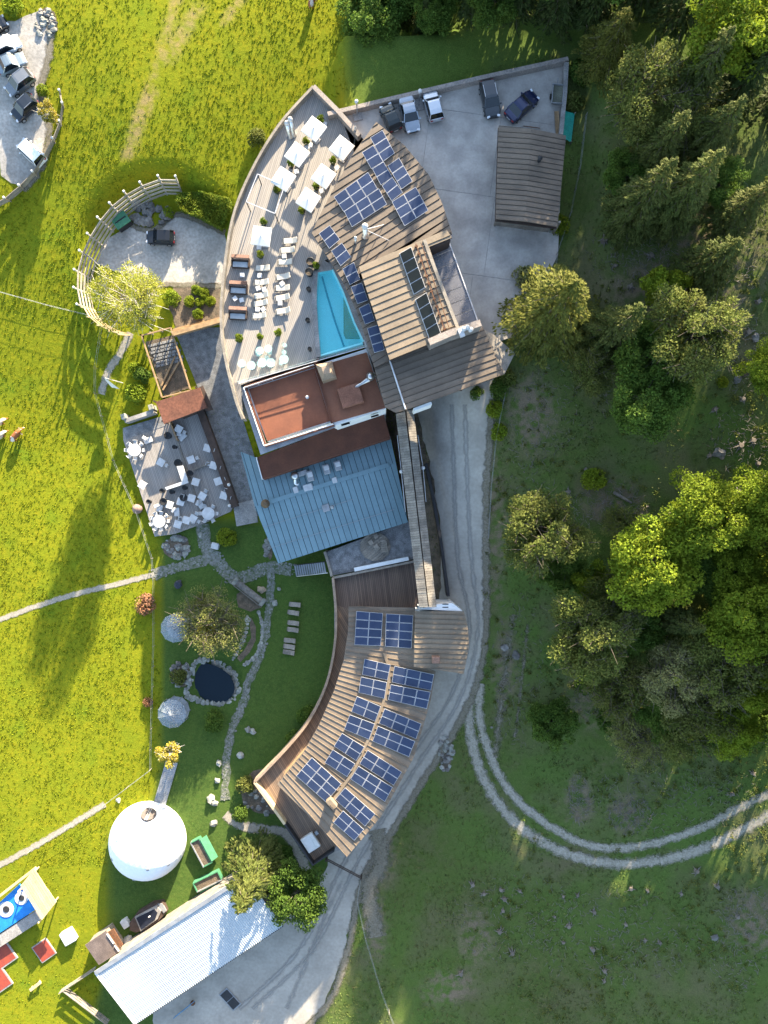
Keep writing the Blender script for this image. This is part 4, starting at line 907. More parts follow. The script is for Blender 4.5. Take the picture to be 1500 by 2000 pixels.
# ================================================================ pool deck furniture
def leaf_quads(cen, size, r, up=.5, asp=1.0, outward=None):
    N = len(cen); n = r.normal(size=(N, 3)); n[:, 2] += up
    if outward is not None: n += outward
    n /= np.linalg.norm(n, axis=1)[:, None]+1e-9; t = r.normal(size=(N, 3)); t -= (t*n).sum(1)[:, None]*n; t /= np.linalg.norm(t, axis=1)[:, None]+1e-9; s = np.cross(n, t)
    sz = (size*r.uniform(.6, 1.3, N))[:, None]; t = t*sz*asp; s = s*sz*.62
    return np.stack([cen-t, cen+s*.9-t*.1, cen+t, cen-s*.9+t*.1], 1).reshape(-1, 3)
def leaf_mat(name, c1, c2, tr=.35, rnd=.15, fine=.35, scale=.6): return mat(name, c1, .75, c2, scale, world_co=True, transl=tr, rnd=rnd, fine=fine, spec=.15)
def bush_mesh(name, R, n, size, seed, m, squash=.85, lumps=14, lo=-.3):
    r = np.random.default_rng(seed); d = r.normal(size=(lumps, 3)); d /= np.linalg.norm(d, axis=1)[:, None]; d[:, 2] = np.abs(d[:, 2])*1.1+lo
    lc = d*R*.62; k = r.integers(0, lumps, n); q = r.normal(size=(n, 3)); q /= np.linalg.norm(q, axis=1)[:, None]
    p = lc[k]+q*R*.42*r.uniform(.5, 1, n)[:, None]**.5; p[:, 2] = p[:, 2]*squash
    return npmesh(name, leaf_quads(p, size, r, .3, outward=p/R*.8), np.arange(n*4).reshape(-1, 4), m)
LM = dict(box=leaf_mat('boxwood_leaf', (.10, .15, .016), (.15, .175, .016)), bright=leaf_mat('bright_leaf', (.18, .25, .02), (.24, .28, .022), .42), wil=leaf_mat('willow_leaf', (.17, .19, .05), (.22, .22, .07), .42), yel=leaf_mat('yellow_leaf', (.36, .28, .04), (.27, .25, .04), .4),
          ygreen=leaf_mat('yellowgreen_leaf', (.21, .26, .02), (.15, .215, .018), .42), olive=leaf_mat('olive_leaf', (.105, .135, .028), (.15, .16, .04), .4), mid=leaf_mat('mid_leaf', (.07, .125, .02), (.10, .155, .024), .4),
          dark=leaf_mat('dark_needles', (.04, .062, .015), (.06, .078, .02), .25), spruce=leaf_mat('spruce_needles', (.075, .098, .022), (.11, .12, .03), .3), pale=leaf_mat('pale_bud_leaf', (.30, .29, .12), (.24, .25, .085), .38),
          birch=leaf_mat('birch_leaf', (.29, .29, .045), (.22, .245, .04), .45), red=leaf_mat('copper_twig', (.29, .14, .075), (.21, .11, .07), .2), gold=leaf_mat('sunlit_needles', (.14, .14, .026), (.10, .11, .022), .35))  # gold: spruce needles with the low sunlight put into their colour
# planters with clipped balls
pl_t = thing('potted_boxwood', 'x', 'potted plant'); MB().lathe((0, 0, 0), [(.24, 0), (.34, .5), (.36, .55), (.3, .55), (.28, .45)], 14).build('pot', M_black, pl_t, smooth=True)
new_obj('foliage', bush_mesh('ball', .46, 420, .085, 5, LM['box'], .95, 20, -.5), pl_t, loc=(0, 0, .85)); pot = Proto(pl_t)
for x, y, lab in ((627, 233, 'clipped ball in pot beyond the umbrella nearest the twin flues'), (598, 276, 'clipped ball in pot below the umbrella nearest the twin flues'), (568, 321, 'clipped ball in pot between the middle and lower umbrellas of the meadow side row'), (541, 371, 'clipped ball in pot beside the steel shade frame'), (650, 314, 'clipped ball in pot below the umbrella touching the leaf-shaped roof'), (618, 364, 'clipped ball in pot between the two lower umbrellas of the roof side row'), (590, 411, 'clipped ball in pot below the last umbrella of the roof side row'),
                  (515, 433, 'dark clipped ball in pot above the lone umbrella'), (508, 498, 'bright clipped ball in pot below the lone umbrella'), (617, 520, 'small clipped ball in pot at the pool tip')):
    pot.put(P(x, y, Z_DECK+.6).xy.to_3d()+Vector((0, 0, Z_DECK)), random.random()*6, lab)
for x, y, lab, s in ((467, 662, 'left of three yellow-green potted shrubs below the daybeds', 1.15), (508, 657, 'middle of three yellow-green potted shrubs, the smallest, below the loungers', .9), (543, 650, 'right of three yellow-green potted shrubs, near the pool kerb', 1.05)):
    pot.put(P(x, y, Z_DECK+.6).xy.to_3d()+Vector((0, 0, Z_DECK)), random.random()*6, lab, scale=s)
for x, y, r, lab in ((607, 515, .45, 'upper of two black round tubs by the pool tip'), (605, 535, .45, 'lower of two black round tubs by the pool tip'), (604, 568, .25, 'small dark pot halfway along the pool kerb'), (602, 628, .25, 'small dark pot near the lower pool kerb'), (606, 684, .22, 'small dark pot at the pool\'s wide end')):
    q = P(x, y, Z_DECK); t = thing('round_tub', lab, 'pot', q); MB().lathe(q, [(r*.8, 0), (r, .7), (r*1.04, .75), (r*.9, .75), (r*.85, .6)], 16).build('tub', M_black, t, smooth=True); MB().lathe(q, [(r*.84, .5), (r*.84, .62), (.02, .64)], 12).build('soil', M_dirt, t)
# umbrellas
def umbrella_proto(side):
    t = thing('parasol', 'x', 'parasol'); h = 2.35; s = side/2
    v = [(-s, -s, h), (s, -s, h), (s, s, h), (-s, s, h), (0, 0, h+.2)]; v2 = [(a*.995, b*.995, c-.16) for a, b, c in v[:4]]
    b = MB(); b.add(v+v2, [(0, 1, 4), (1, 2, 4), (2, 3, 4), (3, 0, 4), (0, 5, 6, 1), (1, 6, 7, 2), (2, 7, 8, 3), (3, 8, 5, 0)]); b.build('canopy', M_whitefab, t)
    MB().tube([(0, 0, 0), (0, 0, h+.2)], .04, 8).build('pole', M_alu, t); MB().box((0, 0, .06), (.75, .75, .12), 0, .03).build('base', M_concd, t)
    MB().lathe((0, 0, h+.17), [(.05, 0), (.07, .08), (.01, .18)], 8).build('finial', M_alu, t)
    for k in range(4): MB().tube([(0, 0, h+.16), (v[k][0]*.98, v[k][1]*.98, h-.02)], .018, 5).build('rib', M_alu, t)
    return Proto(t)
um = umbrella_proto(1.95)
for x, y, a, lab in ((613, 250, 37, 'square white parasol nearest the twin flues'), (580, 300, 37, 'square white parasol second in the meadow side row'), (553, 348, 33, 'square white parasol next to the steel shade frame'), (667, 287, 38, 'square white parasol whose corner touches the leaf-shaped roof'), (632, 343, 35, 'square white parasol in the middle of the roof side row'), (602, 389, 33, 'square white parasol ending the roof side row'), (510, 460, 8, 'lone square white parasol above the sun loungers')):
    q = P(x, y, Z_DECK+2.6); um.put(Vector((q.x, q.y, Z_DECK)), A(-a), lab, scale=1.05)
# loungers
def lounger_proto(m, mf, L=1.75, w=.62):
    t = thing('sun_lounger', 'x', 'sun lounger')
    MB().box((.1, 0, .32), (L*.62, w, .1), 0, .03).build('seat_cushion', m, t)
    q = MB(); q.box((-L*.36, 0, .46), (L*.36, w, .1), 0, .03, Matrix.Rotation(A(28), 3, 'Y')); q.build('backrest', m, t)
    MB().box((0, 0, .24), (L*.95, w*.92, .05)).build('frame', mf, t)
    for sx in (-.8, .75):
        for sy in (-1, 1): MB().box((sx*L/2, sy*w*.42, .12), (.06, .06, .24)).build('leg', mf, t)
    return Proto(t)
lg = lounger_proto(M_cream, M_woodg)
GR = 'cream cushioned loungers on the pool deck'
NUM = ('first', 'second', 'third', 'fourth', 'fifth', 'sixth', 'seventh')
ORD = [n+' cream lounger from the parasols in the pool side column' for n in NUM]+[n+' cream lounger below the lone parasol in the daybed side column' for n in NUM[:5]]
for x, y in ((565, 470), (560, 488), (555, 511), (551, 540), (550, 562), (550, 581), (551, 607), (511, 523), (509, 551), (508, 577), (507, 592), (504, 616)):
    lg.put(P(x, y, Z_DECK+.4).xy.to_3d()+Vector((0, 0, Z_DECK)), A(180+random.uniform(-6, 4)+6), ORD.pop(0), GR)
def table_proto(s, h, m, name='side_table', cat='table'):
    t = thing(name, 'x', cat); MB().box((0, 0, h), (s, s, .05), 0, .015).build('table_top', m, t)
    for sx in (-1, 1):
        for sy in (-1, 1): MB().box((sx*s*.42, sy*s*.42, h/2), (.05, .05, h)).build('leg', m, t)
    return Proto(t)
st = table_proto(.5, .42, M_whitep)
for x, y in ((555, 500), (547, 592), (551, 554), (507, 538), (504, 563), (503, 604), (516, 565), (514, 604), (506, 483), (600, 288), (579, 335), (658, 328), (628, 373), (473, 537), (459, 583), (472, 586), (606, 283), (634, 242)):
    st.put(P(x, y, Z_DECK+.4).xy.to_3d()+Vector((0, 0, Z_DECK)), A(random.uniform(-10, 40)), 'small square white side table on the pool deck', 'white side tables on the pool deck')
db = thing('daybed', 'x', 'daybed')
MB().box((0, -.35, .35), (1.9, .75, .3), 0, .05).build('seat', M_woodd, db); MB().box((0, .45, .75), (2.0, .5, .12), 0, .03, Matrix.Rotation(A(-22), 3, 'X')).build('canopy', mat('daybed_brown', (.15, .085, .065), .8, rnd=.1), db)
MB().box((0, .1, .5), (1.95, .14, .6)).build('backrest', M_woodd, db); MB().box((0, -.35, .53), (1.7, .6, .08), 0, .03).build('cushion', M_greyfab, db)
for sx in (-1, 1): MB().box((sx*.95, -.1, .35), (.1, 1.0, .7)).build('arm', M_woodd, db)
db = Proto(db)
for x, y, l in ((470, 511, 'dark timber daybed nearest the lone umbrella'), (466, 562, 'middle one of three dark timber daybeds by the parapet'), (465, 612, 'dark timber daybed nearest the yellow potted shrubs')): db.put(P(x, y, Z_DECK+.4).xy.to_3d()+Vector((0, 0, Z_DECK)), A(-3), l)
# glass tables
gt = thing('glass_table', 'x', 'table'); MB().lathe((0, 0, .7), [(.42, 0), (.45, .02), (.44, .04), (.02, .045)], 20).build('table_top', M_aqua, gt); MB().lathe((0, 0, 0), [(.3, 0), (.28, .04), (.06, .1), (.05, .7)], 12).build('pedestal', M_alu, gt); gt = Proto(gt)
for x, y, s in ((507, 685, 1.0), (524, 681, 1.0), (512, 709, 1.15), (529, 709, 1.15), (555, 702, 1.15), (491, 714, 1.1), (472, 710, 1.0)): gt.put(P(x, y, Z_DECK+.7).xy.to_3d()+Vector((0, 0, Z_DECK)), 0, 'round pale green glass table near the glass balustrade', 'round glass tables on the pool deck', s)
ac = thing('acrylic_chair', 'x', 'chair'); MB().lathe((0, 0, .42), [(.22, 0), (.25, .03), (.02, .05)], 14).build('seat', M_aqua, ac)
b = MB()
for i in range(9):
    a = A(-70+140*i/8); a2 = A(-70+140*(i+1)/8)
    if i < 8: b.add([(.25*math.cos(a), .25*math.sin(a), .45), (.25*math.cos(a2), .25*math.sin(a2), .45), (.29*math.cos(a2), .29*math.sin(a2), .85), (.29*math.cos(a), .29*math.sin(a), .85)], [(0, 1, 2, 3)])
b.build('backrest', M_aqua, ac)
for sx in (-1, 1):
    for sy in (-1, 1): MB().tube([(sx*.14, sy*.14, .43), (sx*.2, sy*.2, 0)], .018, 6).build('leg', M_aqua, ac)
ac = Proto(ac)
for x, y in ((556, 674), (555, 688), (521, 699), (549, 709), (506, 712), (504, 692), (527, 689)): ac.put(P(x, y, Z_DECK+.5).xy.to_3d()+Vector((0, 0, Z_DECK)), random.random()*6, 'clear acrylic chair by the round glass tables', 'acrylic chairs on the pool deck')
# steel shade frame
t = thing('shade_frame', 'slender white steel shade frame over the pool deck', 'frame', P(520, 380, Z_DECK)); cs = [P(x, y, Z_DECK+2.5) for x, y in ((503, 340), (556, 363), (537, 417), (481, 394))]
for a, c in zip(cs, cs[1:]+cs[:1]): MB().bar(a, c, .08).build('beam', M_alu, t)
for c in cs: MB().bar((c.x, c.y, Z_DECK), c, .09).build('post', M_dark, t)
u = thing('folded_parasol', 'small white folded umbrella against the corner wall', 'parasol', P(695, 262, Z_DECK)); MB().lathe(P(695, 262, Z_DECK), [(.12, 0), (.22, .6), (.12, 1.4), (.02, 1.7)], 10).build('folded_canopy', M_whitefab, u)

# ================================================================ fences on curved walls
def plank_fence(label, pts, z0, h, tilt, n_rail, lamp, mw=M_woodg, wall=0.0, base_off=0):
    """posts and rails leaning outwards from the curve's centre; pts are photo pixels at the foot"""
    w = [Vector((*P(x, y, z0).xy, z0)) for x, y in pts]; cen = sum(w, Vector())/len(w)
    t = thing('plank_fence', label, 'fence', w[len(w)//2]); tops = []
    for p in w:
        i = w.index(p); a, c = w[max(i-1, 0)], w[min(i+1, len(w)-1)]; d = (c-a).normalized(); n = Vector((d.y, -d.x, 0))
        if n.dot(p-cen) < 0: n = -n
        tops.append(p+n*tilt+Vector((0, 0, h)))
    for p, q in zip(w, tops):
        po = MB().bar(p-Vector((0, 0, .6)), q+(q-p)*.12, .16).build('post', mw, t)
        if lamp: MB().lathe(q+(q-p)*.12, [(.13, 0), (.16, .25), (.1, .3)], 8).build('lamp_head', M_whitep, t)
    for i in range(len(w)-1):
        for k in range(n_rail):
            f = (k+.5)/n_rail; a, c = w[i].lerp(tops[i], f), w[i+1].lerp(tops[i+1], f)
            MB().bar(a, c, .07, h/n_rail*.78).build('rail', mw, t)
    return t
plank_fence('curved grey plank fence with lamp posts round the sunken driveway', [(356, 382), (326, 381), (296, 392), (268, 408), (243, 428), (222, 453), (204, 482), (190, 512), (181, 545), (180, 575), (186, 605)], 1.2, 2.6, .9, 5, True, mat('pale_fence_timber', (.40, .365, .31), .85, (.29, .26, .22), 1.2, fine=.25, rnd=.15))
plank_fence('open sunlit plank fence ending at the birch tree', [(186, 605), (196, 622), (213, 636), (232, 646), (250, 652)], 1.6, 2.4, .7, 4, False, M_woodp)
plank_fence('curved plank fence round the upper gravel car park', [(120, 205), (125, 225), (120, 255), (108, 285), (92, 315), (72, 345), (48, 370), (22, 392), (-8, 408), (-40, 415)], 2.6, 2.3, .9, 5, True)
t = thing('waste_container', 'green lidded container behind the driveway fence', 'container', G(243, 438)); MB().box(G(243, 438, .65), (1.9, 1.5, 1.1), A(35), .08).build('body', M_dark, t); MB().box(G(243, 438, 1.3), (2.05, 1.65, .14), A(35), .05).build('lid', M_gpaint, t); MB().box(G(243, 438, 1.42), (1.6, .12, .08), A(35)).build('handle', M_dark, t)
t = thing('retaining_rocks', 'heap of grey retaining rocks beside the sunken driveway', 'rocks', G(300, 410))
for k in range(26): g = G(265+random.random()*70, 398+random.random()*38, .2); MB().rock(g, random.uniform(.3, .7), k).build('rock', M_rock, t)
# thin wire fences
def wire(label, pts, h=1.0, step=2.6):
    w = [G(x, y) for x, y in pts]; t = thing('wire_fence', label, 'fence', w[0])
    b = MB()
    for a, c in zip(w, w[1:]):
        n = max(1, int((c-a).length/step)); pr = None
        for i in range(n+1):
            q = a.lerp(c, i/n); q.z = th(q.x, q.y)
            if i < n or c is w[-1]: MB().tube([q, q+Vector((0, 0, h+.1))], .035, 5).build('post', M_woodg, t)
            if pr is not None:
                for f in (.5, 1): b.tube([pr+Vector((0, 0, h*f)), q+Vector((0, 0, h*f))], .014, 4, False)
            pr = q
    b.build('wire', M_galv, t)
wire('thin wire fence along the garden\'s meadow side', [(0, 572), (100, 600), (205, 625), (190, 720), (190, 770), (225, 900), (270, 1000), (300, 1090), (303, 1130), (303, 1260), (297, 1500), (205, 1570), (60, 1660)])
wire('thin wire fence below the road on the lower slope', [(705, 1710), (698, 1755), (715, 1830), (745, 1930), (775, 2010)])
wire('thin wire fence along the upper slope by the courtyard', [(1142, 230), (1130, 330), (1112, 420), (1085, 500), (1080, 560)])
wire('thin wire fence beside the road on the slope side', [(985, 770), (968, 850), (958, 950), (952, 1050)])

# ================================================================ geodesic dome
t = thing('geodesic_dome', 'large white fabric dome tent with round brown doorway', 'dome', G(293, 1636)); c = G(291, 1638)
bm = bmesh.new(); bmesh.ops.create_icosphere(bm, subdivisions=4, radius=4.95)
bmesh.ops.bisect_plane(bm, geom=bm.verts[:]+bm.edges[:]+bm.faces[:], plane_co=(0, 0, -.3), plane_no=(0, 0, -1), clear_outer=True)
b = MB(); bm.verts.index_update(); b.add([c+Vector((v.co.x, v.co.y, v.co.z*.82+.3)) for v in bm.verts], [[v.index for v in f.verts] for f in bm.faces]); bm.free()
b.build('cover', mat('dome_fabric', (.74, .74, .73), .6, (.77, .77, .77), .5, fine=.02), t)
def on_dome(az, el, r=4.97): return c+Vector((r*math.cos(el)*math.cos(az), r*math.cos(el)*math.sin(az), r*math.sin(el)*.82+.3))
for az, el in ((A(150), A(50)), (A(200), A(35)), (A(15), A(30)), (A(330), A(38)), (A(300), A(62)), (A(255), A(30)), (A(45), A(55)), (A(110), A(30))):
    p = on_dome(az, el); n = (p-c).normalized(); b = MB(); b.tube([p-n*.05, p+n*.06], .2, 10); b.build('vent_flap', M_greyfab, t)
p = on_dome(A(80), A(30)); n = (p-c-Vector((0, 0, .3))).normalized(); b = MB(); b.tube([p-n*.3, p+n*.05], 0.95, 24); dr = b.build('door_window', mat('door_brown', (.10, .085, .08), .7), t)
ax = n.cross(Vector((0, 0, 1))).normalized(); up = ax.cross(n); b = MB()
for s in (-.12, .12): b.bar(p+n*.08-up*1.0+ax*s, p+n*.08+up*1.0+ax*s, .05)
b.build('door_rib', M_whitep, dr)
t = thing('boardwalk', 'straight grey boardwalk leading to the white dome', 'boardwalk', G(322, 1530))
a, e = G(336, 1488, .12), G(311, 1575, .2); dd = (e-a); sd = Vector((dd.y, -dd.x, 0)).normalized()
for i in range(24): q = a.lerp(e, i/24); MB().bar(q-sd*.78, q+sd*.78, dd.length/24*.9, .06).build('plank', M_galv, t)
for s in (-.6, .6): MB().bar(a+sd*s-Vector((0, 0, .08)), e+sd*s-Vector((0, 0, .08)), .1).build('bearer', M_woodd, t)

# ================================================================ garden
LORD = list(NUM); lw2 = lounger_proto(M_woodg, M_woodg, 1.55, .6)
for x, y in ((576, 1180), (573, 1196), (573, 1216), (572, 1229), (566, 1250), (565, 1262), (564, 1273)): lw2.put(G(x, y), A(180+random.uniform(-5, 0)-4), LORD.pop(0)+' grey timber lounger on the lawn counted from the garden stairs', 'timber loungers on the lawn')
PD = curve([(386, 1297), (415, 1296), (440, 1308), (454, 1322), (460, 1345), (446, 1366), (420, 1371), (392, 1364), (371, 1356), (377, 1327)], 4, True)
MB().prism([(G(x, y).x, G(x, y).y) for x, y in PD], -.25, .05).build('pond', M_pond, kind='structure')
ST2 = [(490, 1205), (500, 1225), (500, 1250), (488, 1275), (470, 1292), (463, 1285), (478, 1268), (490, 1245), (488, 1222)]
drape('stream_bed', ST2, .05, M_dirt, .6, .1)
t = thing('pond_edging', 'ring of pale stones edging the dark pond and stream', 'stones', G(465, 1345)); k = 0
for i, (x, y) in enumerate(PD):
    for rr in (1.06, 1.17):
        g = G(415+(x-415)*rr+random.uniform(-2, 2), 1335+(y-1335)*rr+random.uniform(-2, 2), .05); k += 1
        MB().rock(g, random.uniform(.2, .38), k, .4).build('stone', M_stone, t)
for x, y in curve([(505, 1195), (512, 1220), (511, 1250), (498, 1282), (478, 1298)], 6)+curve([(484, 1205), (480, 1235), (468, 1265), (455, 1288)], 4): k += 1; MB().rock(G(x, y, .05), random.uniform(.18, .34), k, .4).build('stone', M_stone, t)
t = thing('hollow_log', 'hollowed grey log trough on posts by the garden path', 'log', G(488, 1155)); a, e = G(462, 1135, .6), G(515, 1175, .6)
b = MB(); b.tube([a, a.lerp(e, .5)+Vector((0, 0, .05)), e], [.42, .46, .4], 12); b.build('trunk', mat('old_log', (.20, .185, .165), .9, (.12, .11, .10), 3, .03, 8, stretch=(1, 1, 1)), t, smooth=True)
b = MB(); b.bar(a+Vector((-.3, -.5, -.1)), e+Vector((-.4, -.5, -.1)), .12); b.build('side_rail', M_woodg, t)
for q, lab in ((a, 'end_block'), (e, 'end_block')): MB().box(q, (.5, .95, .9), A(-38), .04).build(lab, M_stone, t)
drape('soil_bed', [(460, 1160), (490, 1150), (512, 1185), (490, 1195), (465, 1185)], .05, M_dirt, .6, .3)
MB().rock(G(511, 1151, .2), .55, 91, .5).build('boulder', mat('tan_boulder', (.36, .27, .18), .9, (.26, .20, .14), 3), None, 'tan flat boulder beside the hollow log', 'boulder')
for k, (x, y, lab, l2, i) in enumerate(((340, 1228, 'faceted clear gazebo half hidden by the willow', '', 0), (335, 1395, 'faceted clear gazebo standing open on the lawn', '', 1))):
    c = G(x, y); c = Vector((*P(x, y, 2.2).xy, c.z)); t = thing('gazebo', lab, 'gazebo', c); n = 11; R_ = 1.85
    for j in range(n):
        a0, a1 = 6.283*j/n, 6.283*(j+1)/n; p0, p1 = Vector((R_*math.cos(a0), R_*math.sin(a0), 1.9)), Vector((R_*math.cos(a1), R_*math.sin(a1), 1.9)); ap = Vector((0, 0, 2.6))
        b = MB(); b.add([c+p0, c+p1, c+ap, c+p0-Vector((0, 0, .03)), c+p1-Vector((0, 0, .03)), c+ap-Vector((0, 0, .03))], [(0, 1, 2), (5, 4, 3), (0, 3, 4, 1)]); b.build('roof_pane', M_gaz, t)
        MB().bar(c+p0*1.0, c+ap, .05).build('rafter', M_galv, t); MB().bar(c+Vector((p0.x, p0.y, 0)), c+p0, .06).build('post', M_galv, t)
    MB().lathe(c, [(R_*.95, 0), (R_*.95, .1), (.05, .12)], 11).build('floor', M_galv, t)
    for (dx, dy, aa) in ((-.8, .35, 0), (.7, -.5, -40)): MB().box(c+Vector((dx, dy, .45)), (1.3, .5, .3), A(aa), .05).build('bench', M_whitep, t)
MB().rock(G(350, 1140, .35), .5, 13, .95).build('dark_ball', mat('dark_ball', (.03, .035, .05), .6), None, 'dark blue-grey round ball sculpture on the lawn', 'sculpture')
t = thing('garden_block', 'white cubic block on the lawn by the stone path', 'block', G(422, 1066)); MB().box(G(422, 1066, .35), (.95, .8, .7), A(-15), .05).build('block', M_whitep, t)
MB().lathe(G(271, 994), [(.3, 0), (.62, .3), (.66, .6), (.45, .95), (.1, 1.08)], 16).build('stone_ball', mat('clay_ball', (.25, .17, .14), .8), None, 'round clay ball on the grass beside the patio edge', 'sculpture', smooth=True)
for cx, cy, rx, ry, n, lab, seed in ((345, 1068, 26, 22, 46, 'round rockery of white and grey stones below the patio', 1), (525, 1068, 8, 24, 22, 'band of stones along the blue roof\'s garden corner', 2), (352, 1318, 20, 24, 30, 'dry stony planting bed beside the pond', 3), (520, 1545, 50, 45, 34, 'stony shrub bed below the curved wing\'s end', 4), (870, 1470, 14, 35, 34, 'bank of dark stones below the road bend', 5), (90, 45, 22, 28, 40, 'pile of pale rubble at the car park corner', 6)):
    r = random.Random(seed); t = thing('rockery', lab, 'rocks', G(cx, cy)); drape('rockery_soil', [(cx+rx*math.cos(6.283*j/12), cy+ry*math.sin(6.283*j/12)) for j in range(12)], .045, M_dirt, .6, .4)
    for j in range(n):
        a0, q = r.random()*6.283, r.random()**.5; g = G(cx+rx*q*math.cos(a0), cy+ry*q*math.sin(a0), .08); MB().rock(g, r.uniform(.14, .42), seed*100+j, .6).build('rock', M_stone if r.random() < .55 else M_rock, t)
BO = ((485, 1425, .5, 'boulder pair beside the narrow path, the larger one'), (494, 1428, .42, 'boulder pair beside the narrow path, the smaller one'), (470, 1475, .5, 'lone grey boulder on the lawn below the boulder pair'), (412, 1560, .6, 'pale boulder by the path\'s end'), (420, 1568, .45, 'small pale boulder touching the one by the path\'s end'), (418, 1607, .5, 'mottled boulder above the green planter'), (428, 1490, .4, 'long thin boulder left of the narrow path'), (425, 1524, .35, 'flat grey boulder left of the path\'s end'), (537, 1178, .4, 'white boulder beside the path by the loungers'), (393, 1045, .35, 'small upright white stone by the patio corner'), (545, 1150, .3, 'small pale stone at the path junction'), (232, 1563, .35, 'pale stone where the fence turns near the dome'))
for k, (x, y, r, lab) in enumerate(BO): MB().rock(G(x, y, .12), r, 300+k, .6).build('boulder', M_stone, None, lab, 'boulder')
for k, (x, y, a, lab, yy) in enumerate(((396, 1660, -62, 'green raised planter box with an open green lid', 1), (408, 1716, 26, 'green raised planter box against the barn wall', 0))):
    c = G(x, y); t = thing('raised_planter', lab, 'planter', c); R3 = Matrix.Rotation(A(a), 3, 'Z')
    for (lx, ly, sx, sy) in ((0, .6, 3.6, .12), (0, -.6, 3.6, .12), (1.75, 0, .12, 1.1), (-1.75, 0, .12, 1.1)): MB().box(c+R3 @ Vector((lx, ly, .4)), (sx, sy, .85), A(a)).build('side_board', M_gpaint if ly >= 0 else M_galv, t)
    MB().box(c+R3 @ Vector((0, 0, .35)), (3.4, 1.1, .6), A(a)).build('soil', M_dirt, t)
    if yy: MB().box(c+R3 @ Vector((0, 1.1, .6)), (3.2, .95, .05), A(a), 0, Matrix.Rotation(A(-35), 3, 'X')).build('lid', M_gpaint, t)
    else: MB().box(c+R3 @ Vector((0, -.85, .5)), (3.2, .4, .05), A(a), 0, Matrix.Rotation(A(30), 3, 'X')).build('lid', M_gpaint, t)
# hot tub boat, small shed
c = G(290, 1786); a = A(32); R3 = Matrix.Rotation(a, 3, 'Z'); t = thing('boat_tub', 'dark boat-shaped covered tub with pale rim beside the barn', 'boat', c)
hull = [(-2.7, -.2), (-2.2, -.9), (-.8, -1.25), (1.2, -1.15), (2.6, -.75), (2.8, .6), (1.6, 1.15), (-.6, 1.2), (-2.2, .6)]
MB().prism([tuple((c+R3 @ Vector((*p, 0))).xy) for p in hull], c.z+.75, zbot=c.z-.1).build('hull', M_woodd, t)
MB().prism([tuple((c+R3 @ Vector((*p, 0))).xy) for p in [(-1.4, -1.0), (1.3, -.8), (2.2, -.2), (2.1, .7), (-1.1, .95)]], c.z+1.0, .3).build('rim', M_concd, t)
MB().prism([tuple((c+R3 @ Vector((*p, 0))).xy) for p in [(-1.2, -.85), (1.0, -.68), (1.7, -.1), (1.6, .5), (-.95, .78)]], c.z+1.06, .1).build('cover', mat('navy_cover', (.012, .016, .03), .5), t)
MB().box(c+R3 @ Vector((.6, .05, 1.12)), (.3, .18, .08), a, .02).build('handle', M_whitep, t)
MB().prism([tuple((c+R3 @ Vector((*p, 0))).xy) for p in [(2.25, -.65), (2.7, -.55), (2.75, .5), (2.2, .8)]], c.z+.85, .2).build('bow_deck', M_galv, t)
MB().box(G(247, 1800, .3), (.9, 1.1, .6), a, .04).build('tub_steps', M_whitep, None, 'pale wooden step block at the dark tub\'s stern', 'steps')
MB().rock(G(252, 1836, .3), .75, 51, .5).build('tarped_heap', M_galv, None, 'pale grey tarp-covered heap between shed and tub', 'tarp')
c = G(205, 1848); t = thing('garden_shed', 'small shed with brown sheet roof at the barn corner', 'shed', c); sp_ = [(166, 1846), (207, 1818), (235, 1858), (193, 1885)]
MB().prism(inset(PL(sp_, 2.2), .25), 2.1, zbot=-.1).build('wall', M_woodg, t); MB().prism(PL(sp_, 2.3), 2.3, .15).build('roof', mat('shed_roof', (.15, .115, .10), .7), t)
MB().prism(PL([(208, 1822), (222, 1814), (240, 1845), (232, 1853)], 1.9), 1.9, .12).build('porch_roof', M_rust, t)
b = MB(); b.bar(P(209, 1824, 2.4), P(222, 1843, 2.4), .12); b.bar(P(224, 1847, 2.4), P(232, 1858, 2.4), .12); b.build('ridge_trim', M_white, t)
# playground
c = G(40, 1760); t = thing('play_pavilion', 'pale timber play pavilion with blue net trampoline deck', 'pavilion', c)
for q, d in strips(PL([(40, 1730), (67, 1697), (110, 1762), (82, 1797)], 2.4), A(-58), .3, .03): MB().prism(q, 2.4+random.uniform(0, .03), .08).build('roof_board', M_woodp, t)
MB().prism(PL([(-30, 1790), (37, 1728), (72, 1775), (-20, 1835)], 1.0), 1.0, .3).build('blue_deck', M_bluemat, t)
MB().prism(PL([(-20, 1838), (72, 1777), (82, 1797), (0, 1850)], .9), .9, .3).build('grey_apron', M_concd, t)
for x, y, r in ((12, 1776, 1.0), (42, 1754, .85)):
    MB().lathe(P(x, y, 1.0), [(r, 0), (r, .08), (.05, .09)], 18).build('net_ring', M_whitep, t); MB().lathe(P(x, y, 1.1), [(r*.45, 0), (r*.4, .05), (.02, .06)], 12).build('net_centre', M_dark, t)
b = MB(); b.bar(P(-20, 1765, 1.4), P(70, 1695, 1.4), .3); b.build('side_beam', M_woodp, t)
for x, y in ((45, 1732), (68, 1702), (106, 1762), (84, 1792)): MB().box(P(x, y, 1.2), (.15, .15, 2.4)).build('post', M_woodp, t)
MB().box(G(137, 1825, .4), (1.6, 1.7, .8), A(30), .06).build('white_cube', M_whitep, None, 'white cubic play block on the sunlit grass', 'block')
